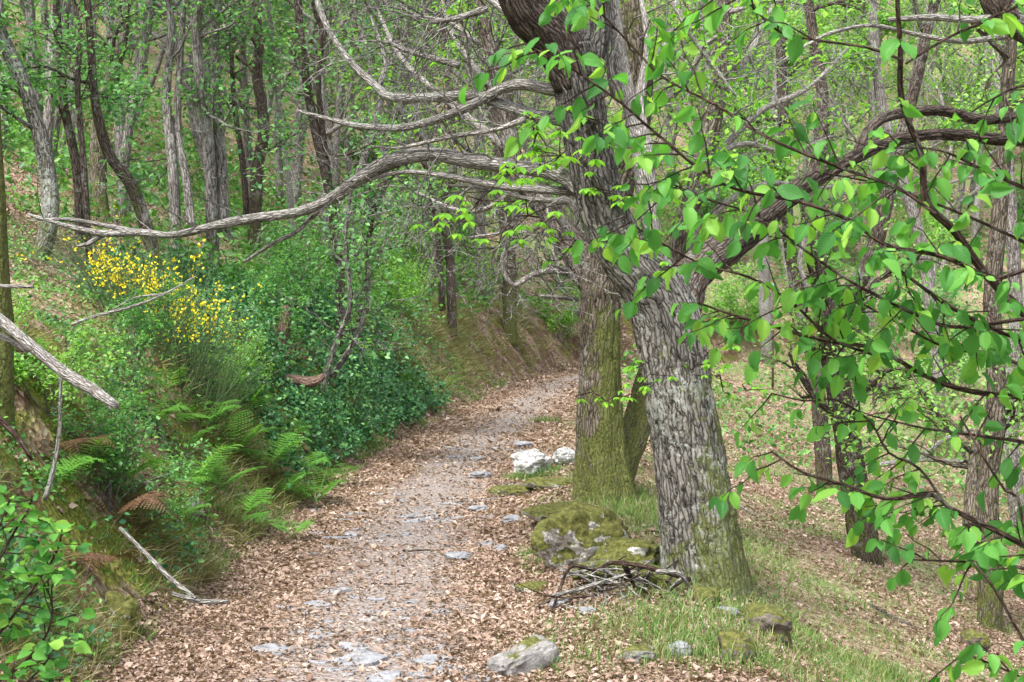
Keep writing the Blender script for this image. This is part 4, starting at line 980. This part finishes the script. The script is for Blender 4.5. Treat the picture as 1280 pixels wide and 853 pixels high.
n = 16000; y = 5.*(14/5)**rng.random(n); x = rng.uniform(.0, .4, n)*y; dq = sdist(x, y); k = (dq < -1.1) & (n2(x, y, 1.7, 3, 89) > .5); x, y = x[k], y[k]
blades(x, y, rng.uniform(.04, .1, len(x)), .003, .5, None, acc=a)
tag(a.build('dry_grass', M['drygrass']), 'dry yellowish grass hanging down the face of the bank', 'grass', kind='stuff')

# ------------------------------------------------------------------ shrubs up the hillside
shr = []
rng = np.random.default_rng(2024)
for s in range(4):
    r_ = np.random.default_rng(300+s); tubes, tips = [], []
    for k in range(7): grow(r_, np.array([r_.normal(0, .1), r_.normal(0, .1), 0]), np.array([r_.normal(0, .5), r_.normal(0, .5), 1.]), r_.uniform(1., 2.2), .016, 1, 3, tubes, tips, gn=.15, up=.02, kids=(5, 5, 4), kl=.5)
    root = empty('shrub'); tubes_acc(tubes, minr=.004).build('stem', M['bark_far'], root, kind='stuff')
    leaves_on(tips, 3200, .085, .09).build('foliage', M['leaf_light' if s % 2 else 'leaf_mid'], root, kind='stuff'); shr.append(root)
cnt = 0; su_ = [0]*4; tr = 0
while cnt < 26 and tr < 6000:
    tr += 1
    y = 13*(70/13)**rng.random(); x = rng.uniform(-.38, .38)*y; dq = float(sdist(x, y)[0]); px = 640+x/y*F
    if dq < 2.6 or (dq < 3.4 and px > 400 and y < 34): continue
    if 380 < px < 640 and y < 30: continue
    if px < 430 and (y < 40 or rng.random() < .6): continue
    k = int(rng.integers(0, 4)); o = shr[k] if not su_[k] else copy_tree(shr[k]); su_[k] = 1
    o.location = (x, y, gz(x, y)-.05); o.rotation_euler = (0, 0, rng.uniform(0, 6.28)); s = rng.uniform(.5, .95)*(1+y/90); o.scale = (s, s, s)
    tag(o, 'one of the low leafy shrubs growing between the trunks on the hillside', 'shrub', 'low shrubs between the hillside trunks'); cnt += 1
SG = 'shrubs beyond the right slope'
for px, py, s, lab in [(1180, 470, 1.4, 'dark green rounded shrub beyond the right slope, left of the edge'), (930, 425, 1.1, 'pale green shrub just right of the large grey trunk, at the top of the clearing'), (1060, 440, 1.2, 'green shrub behind the forked tree'), (1260, 520, 1.3, 'broad green shrub at the right edge above the slope'), (1130, 500, 1.0, 'green shrub between the forked tree and the right edge'), (700, 430, .8, 'bright green shrub over the bank at the far bend')]:
    o = copy_tree(shr[1 if px in (930, 700, 1130) else 0]); p = hit(px, py); o.location = p; o.scale = (s, s, s); o.rotation_euler = (0, 0, px); tag(o, lab, 'shrub', SG)

for px, py, s, k, lab in [(160, 488, .33, 0, 'small leafy shrub hanging over the end of the thick dead branch'), (62, 520, .32, 1, 'light green shoots beside the moss-wrapped trunk at the left edge'), (300, 500, .38, 1, 'light green leafy sprig between broom and rotten log'), (360, 395, .5, 0, 'dark shrub above the rusty stump'), (500, 400, .55, 1, 'light green shrub on the bank edge left of the two slim stems'), (130, 640, .3, 0, 'low dark leafy clump on the near bank above the corner bush'), (330, 430, .4, 0, 'bushy clump at the right foot of the broom')]:
    o = copy_tree(shr[k]); p = hit(px, py); o.location = p; o.scale = (s, s, s); o.rotation_euler = (0, 0, px); tag(o, lab, 'shrub', 'shrubs on the left bank')

# ------------------------------------------------------------------ rocks
def ico(sub):
    import bmesh
    bm = bmesh.new(); bmesh.ops.create_icosphere(bm, subdivisions=sub, radius=1); V = np.array([v.co[:] for v in bm.verts]); Fc = np.array([[v.index for v in f.verts] for f in bm.faces]); bm.free(); return V, Fc
IV, IF = ico(5)
def rock(px, py, w, h, dpt, mat, label, seed, rot=0, sharp=.3, name='rock', cat='rock', sink=.35, tilt=(0, 0), group=None, bev=.85):
    """w, h in photo pixels; py is the row of the rock's foot"""
    p = hit(px, py); s = p[1]/F
    v = IV.copy()
    v = np.sign(v)*np.abs(v)**bev; v /= np.max(np.abs(v), 0)
    n1 = fbm(v*1.3+seed*3.1, 3, seed)-.5; n2_ = 1-np.abs(fbm(v*3.5+seed, 3, seed+2)*2-1)
    v = v*(1+sharp*2.4*n1-sharp*.55*n2_)[:, None]
    stp = np.round(v[:, 2]*4)/4; v[:, 2] = v[:, 2]*(.95 if mat == 'rock_moss' else .6)+stp*(.05 if mat == 'rock_moss' else .4)
    v = v*(1+.05*(fbm(v*9, 2, seed)-.5))[:, None]
    v = v*np.array([w/2*s, dpt/2*s, h/2*s*1.25])
    a = Acc(); a.add(v, [IF]); o = a.build(name, M[mat]); o.location = p+np.array([0, dpt/2*s*.6, h/2*s*(1-sink)]); o.rotation_euler = (tilt[0], tilt[1], rot)
    return tag(o, label, cat, group)
rock(730, 708, 140, 76, 100, 'rock_moss', 'large moss-covered boulder with pale lichen patches beside the path', 5, .6, .30, sink=.25, tilt=(0, .22), bev=1.)
rock(706, 655, 105, 22, 90, 'rock_moss', 'low mossy ledge of rock just behind the large boulder', 8, .2, .3, sink=.25)
rock(785, 714, 100, 42, 80, 'rock_moss', 'lower mossy shoulder of rock between the boulder and the big trunk', 13, -.3, .4, sink=.35)
rock(640, 622, 60, 14, 60, 'rock_moss', 'low mossy stone in the verge rim below the white rock', 61, .2, .3, sink=.35)
rock(690, 612, 70, 14, 60, 'rock_moss', 'low mossy hump between the white rock and the mossy ledge', 63, -.2, .3, sink=.35)
rock(668, 742, 50, 14, 40, 'rock_moss', 'low mossy stone at the path edge left of the brush pile', 65, 0, .3, sink=.35)
rock(665, 597, 58, 30, 60, 'rock_pale', 'white lichen-crusted rock on the verge left of the mossy trunk', 21, .1, .3, sink=.05)
rock(707, 582, 36, 20, 40, 'rock_pale', 'small pale grey rock between the white rock and the mossy trunk', 25, .1, .3, sink=.1)
rock(963, 800, 76, 40, 60, 'rock_dark', 'dark mossy stone lying right of the big trunk', 31, -.25, .28, tilt=(0, .2), sink=.1)
rock(925, 830, 60, 40, 45, 'rock_dark', 'half-buried mossy stone below the dark stone right of the trunk', 33, .5, .3, tilt=(0, .4), sink=.35)
rock(884, 757, 46, 22, 34, 'rock_dark', 'small brown stone against the foot of the big trunk', 37, -.1, .3, sink=.1)
rock(655, 846, 90, 36, 50, 'slab', 'layered grey slate slab at the lower edge of the path', 41, .45, .22, tilt=(0, -.35), sink=.3, bev=.5)
rock(800, 832, 50, 24, 40, 'slab', 'small grey slate in the grass at the bottom, right of the slab', 43, .2, .3, sink=.3)
0 and rock(735, 735, 66, 16, 50, 'slab', 'flat greenish slate just below the large boulder', 45, 0, .2, sink=.3)
0 and rock(760, 790, 40, 12, 30, 'slab', 'flat greyish stone below the brush pile', 47, 0, .3, sink=.3, bev=.5)
rock(850, 826, 34, 24, 30, 'slate', 'bluish grey stone in the grass below the big trunk', 49, 0, .3, sink=.2)
rock(905, 770, 40, 10, 26, 'slate', 'flat bluish stone at the right foot of the big trunk', 51, 0, .2, sink=.2)
rock(1222, 815, 40, 26, 30, 'rock_dark', 'stone with a pale face at the foot of the right edge trunk', 53, 0, .3, sink=.2)
rock(230, 642, 60, 46, 40, 'rock_moss', 'yellow-green mossy bulge sticking out of the near bank', 55, .3, .4, sink=.3)
rock(150, 800, 55, 60, 40, 'rock_moss', 'dark mossy hollow lump at the bottom of the near bank', 57, .3, .4, sink=.35)
for px, py, w_, h_ in [(600, 598, 30, 8), (598, 640, 26, 8), (655, 560, 24, 8), (572, 700, 34, 8), (640, 655, 28, 10), (625, 690, 22, 8), (700, 762, 30, 12), (735, 770, 24, 10)]:
    rock(px, py, w_, h_, w_*.8, 'slate', 'one of the small grey stones scattered along the right edge of the path', px, 0, .25, sink=.2, name='stone', cat='stone', group='small stones along the path edge')

# ------------------------------------------------------------------ dead wood on the ground
def stick(lst, Y, w, mat, label, name='dead_branch', cat='branch', group=None, seg=9, lump=.25, moss=0., extra=(), Y1=None, step=.04):
    p = np.array([P(a_, b_, (Y+((Y1 or Y)-Y)*k/(len(lst)-1))) for k, (a_, b_) in enumerate(lst)]); o0 = p.mean(0)
    a = Acc(); v, f, bk = tube(p-o0, np.asarray(w)/F*p[:, 1]/2, seg, lump=lump, lf=6, step=step, seed=len(lst)); a.add(v, f, bk=bk, moss=np.full(len(v), moss))
    for e, we in extra:
        q = np.array([P(a_, b_, Y) for a_, b_ in e]); v, f, bk = tube(q-o0, np.asarray(we)/F*Y/2, 6, lump=.2, step=.04); a.add(v, f, bk=bk, moss=np.zeros(len(v)))
    o = a.build(name, M[mat]); o.location = o0; return tag(o, label, cat, group)
stick([(-60, 355), (-10, 392), (30, 425), (75, 462), (115, 487), (147, 508)], 5.4, [13, 14, 14, 15, 15, 9], 'deadwood', 'thick bleached dead branch with broken end jutting in from the left edge', Y1=5.2, moss=.0, seg=14, extra=[([(-40, 405), (0, 420), (35, 440)], [8, 8, 5]), ([(135, 498), (146, 505), (150, 514)], [6, 4, 1]), ([(128, 500), (138, 510), (140, 520)], [5, 3, 1])])
stick([(-40, 358), (0, 358), (42, 359)], 5.5, [4, 5, 4], 'deadwood', 'short pale stick poking in above the thick dead branch', Y1=5.4)
stick([(-30, 500), (0, 525), (22, 548), (40, 575)], 5.0, [9, 9, 7, 4], 'twig_dark', 'dark dead stick at the left edge below the pale branch')
stick([(76, 470), (74, 540), (66, 590), (56, 625)], 5.6, [4, 5, 5, 6], 'bark_pale', 'thin pale upright stem below the thick dead branch')
stick([(90, 406), (120, 395), (160, 385), (205, 368), (245, 345)], 9.5, [4, 4, 3.5, 3, 1.5], 'deadwood', 'slim white arching twig crossing in front of the broom', extra=[([(205, 368), (170, 372), (140, 388)], [3, 2, 2])])
stick([(150, 660), (185, 695), (215, 725), (245, 748)], 6.9, [4, 6, 6, 4], 'bark_pale', 'long grey stick lying down the near bank', Y1=6.6, extra=[([(215, 742), (250, 752), (285, 752)], [5, 7, 5])])
stick([(196, 520), (203, 545), (215, 575)], hit(215, 568)[1], [6, 6, 5], 'deadwood', 'short pale broken stick standing among the ferns')
stick([(310, 470), (345, 472), (388, 478), (405, 470)], hit(365, 480)[1]-.85, [7, 12, 14, 8], 'rustwood', 'rotten reddish log lying along the top of the ivy bank', name='log', cat='log', seg=12)
stick([(351, 440), (352, 425), (356, 405), (358, 382)], hit(352, 428)[1]-1.2, [17, 17, 13, 9], 'rustwood', 'broken rusty brown stump sticking out of the undergrowth', name='stump', cat='stump', seg=12, lump=.4, extra=[([(348, 420), (344, 410), (341, 405)], [9, 6, 2])])
stick([(1095, 770), (1125, 780), (1155, 793)], 10.2, [12, 12, 10], 'bark_b', 'short mossy log lying on the right slope', name='log', cat='log', moss=.3)
stick([(1085, 755), (1110, 768), (1130, 778)], 10.4, [3, 4, 3], 'bark_dark', 'thin dark stick beside the short mossy log')
stick([(1095, 582), (1150, 575), (1220, 578)], 16, [6, 6, 3], 'bark_pale', 'long pale branch lying behind the sapling on the right slope', extra=[([(1150, 575), (1180, 550), (1215, 536)], [6, 7, 5])])
stick([(918, 628), (945, 645)], 11.5, [3, 2], 'deadwood', 'thin straight stick on the slope right of the big trunk')
stick([(1085, 340), (1090, 370), (1082, 415)], 14.5, [6, 10, 11], 'deadwood', 'bare white broken branch hanging by the forked tree', extra=[([(1100, 345), (1090, 375)], [4, 4])])
stick([(985, 280), (1005, 300), (1000, 330), (1018, 385)], 12.5, [5, 8, 6, 7], 'deadwood', 'pale crooked dead branch left of the forked tree', extra=[([(1005, 300), (1010, 285), (1004, 272)], [4, 3, 2])])
a = Acc()
# mossy log behind the brush pile
lg = hit(800, 735)
stick([(715, 715), (760, 712), (810, 718), (862, 738)], lg[1], [20, 24, 26, 22], 'bark_b', 'mossy rotten log lying at the foot of the big trunk behind the brush pile', name='log', cat='log', moss=.8, seg=20)
def gstick(p0, p1, arc, r, bend, seed):
    r_ = np.random.default_rng(seed); t = np.linspace(0, 1, 9)[:, None]; p = p0+(p1-p0)*t+np.array([0, 0, 1.])*arc*np.sin(math.pi*t)+np.cumsum(r_.normal(0, bend, (9, 3)), 0)*t
    return p
bp = hit(775, 745)
SK = [[(862, 725), (820, 712), (770, 703), (745, 712), (715, 708), (700, 735), (690, 770)], [(855, 722), (835, 740), (840, 755)], [(740, 703), (745, 730), (752, 765)], [(690, 745), (730, 735), (790, 715), (815, 700)], [(700, 765), (740, 740), (770, 722), (800, 705)],
      [(700, 712), (730, 722), (760, 750), (770, 775)], [(815, 712), (800, 740), (775, 755)], [(760, 700), (756, 730), (758, 762)], [(780, 705), (795, 735), (815, 755)], [(820, 715), (850, 718), (865, 745), (870, 770)], [(705, 740), (750, 748), (800, 742)], [(725, 760), (765, 735), (810, 745)], [(672, 765), (700, 745), (725, 742)],
      [(735, 770), (745, 745), (738, 715)], [(790, 770), (776, 740), (770, 708)], [(700, 722), (745, 712), (790, 725), (830, 745)], [(800, 748), (840, 756), (880, 760)], [(720, 708), (765, 718), (800, 752)], [(690, 755), (720, 765), (760, 758)]]
for k, s in enumerate(SK):
    Y0 = bp[1]+rng.uniform(-.18, .2); w0 = rng.uniform(4, 8) if k < 10 else rng.uniform(3, 5)
    if k == 0: w0 = 7
    tmp = [(a_, max(b_, 0)) for a_, b_ in s]
    pts = []
    for a_, b_ in tmp:
        q = hit(a_, b_)+[0, 0, .02] if b_ > 748 else P(a_, b_, Y0+rng.normal(0, .05)); q[2] = max(q[2], gz(q[0], q[1])+.01); pts.append(q)
    pts = np.array(pts); o0 = pts.mean(0); ac = Acc(); v, f, bk = tube(pts-o0, np.linspace(w0, w0*.45, len(pts))/F*Y0/2, 7, lump=.2, lf=10, step=.025, seed=k); ac.add(v, f, bk=bk, moss=0)
    o = ac.build('stick', M['bark_pale' if k % 4 else 'twig_dark']); o.location = o0
    if k == 0: tag(o, 'long arching grey stick curving over the top of the brush pile', 'stick', 'dead sticks in the brush pile')
    else: tag(o, 'one of the tangled dead sticks heaped against the big trunk', 'stick', 'dead sticks in the brush pile')
r_ = np.random.default_rng(77)
for k in range(26):
    c_ = np.array([rng.normal(0, .2), rng.normal(0, .12), 0]); x_, y_ = bp[0]+c_[0], bp[1]+c_[1]; aa = rng.uniform(0, 3.14); L = rng.uniform(.12, .35)
    dv = np.array([math.cos(aa), math.sin(aa)*.6, rng.normal(.1, .25)]); pts = np.array([-dv*L/2, rng.normal(0, .02, 3), dv*L/2]); ac = Acc(); v, f, bk = tube(pts, [.0045, .004, .002], 6, lump=.2, step=.03, seed=k); ac.add(v, f, bk=bk, moss=0)
    o = ac.build('stick', M['bark_pale' if k % 2 else 'twig_dark']); o.location = (x_, y_, gz(x_, y_)+rng.uniform(.02, .14)); tag(o, 'one of the tangled dead sticks heaped against the big trunk', 'stick', 'dead sticks in the brush pile')
# twigs lying about
for k in range(26):
    y = rng.uniform(6.2, 14); x = float(xc(y))+rng.uniform(-.8, 3.2)*1.; aa = rng.uniform(-.5, .5); L = rng.uniform(.12, .4)
    dv = np.array([math.cos(aa), math.sin(aa), 0])*L/2; t = np.linspace(-1, 1, 5)[:, None]; pts = dv*t+rng.normal(0, .008, (5, 3)); xs, ys = x+pts[:, 0], y+pts[:, 1]; pts[:, 2] = H(xs, ys)-gz(x, y)+.016
    ac = Acc(); v, f, bk = tube(pts, np.linspace(.006, .003, 5), 6, lump=.2, step=.05, seed=k); ac.add(v, f, bk=bk, moss=0); o = ac.build('stick', M['deadwood' if k % 3 == 0 else 'twig_dark']); o.location = (x, y, gz(x, y)); tag(o, 'one of the small fallen twigs lying loose on the leaf litter', 'twig', 'loose fallen twigs on the leaves')

# small pale marker on a post far behind
p = P(966, 395, 37); z0 = gz(p[0], p[1]); o = empty('marker_post', (p[0], p[1], z0)); tag(o, 'tiny pale blue marker plate on a post far behind the big trunk', 'sign')
a = Acc(); top = P(966, 356, 37)[2]-z0; v, f, bk = tube(np.array([[0, 0, -.1], [0, 0, top*.5], [0, 0, top]]), [.03, .03, .03], 8); a.add(v, f, bk=bk, moss=0); a.build('post', M['post'], o)
a = Acc(); bx = np.array([[x_, y_, z_] for x_ in (-.09, .09) for y_ in (-.06, -.04) for z_ in (top-.1, top+.02)]); a.add(bx, [np.array([[0, 1, 3, 2], [4, 6, 7, 5], [0, 4, 5, 1], [2, 3, 7, 6], [1, 5, 7, 3], [0, 2, 6, 4]])]); a.build('plate', M['sign'], o, smooth=False)
print('tris', sum(len(m.polygons)*(2 if len(m.polygons) and m.polygons[0].loop_total == 4 else 1) for m in bpy.data.meshes))
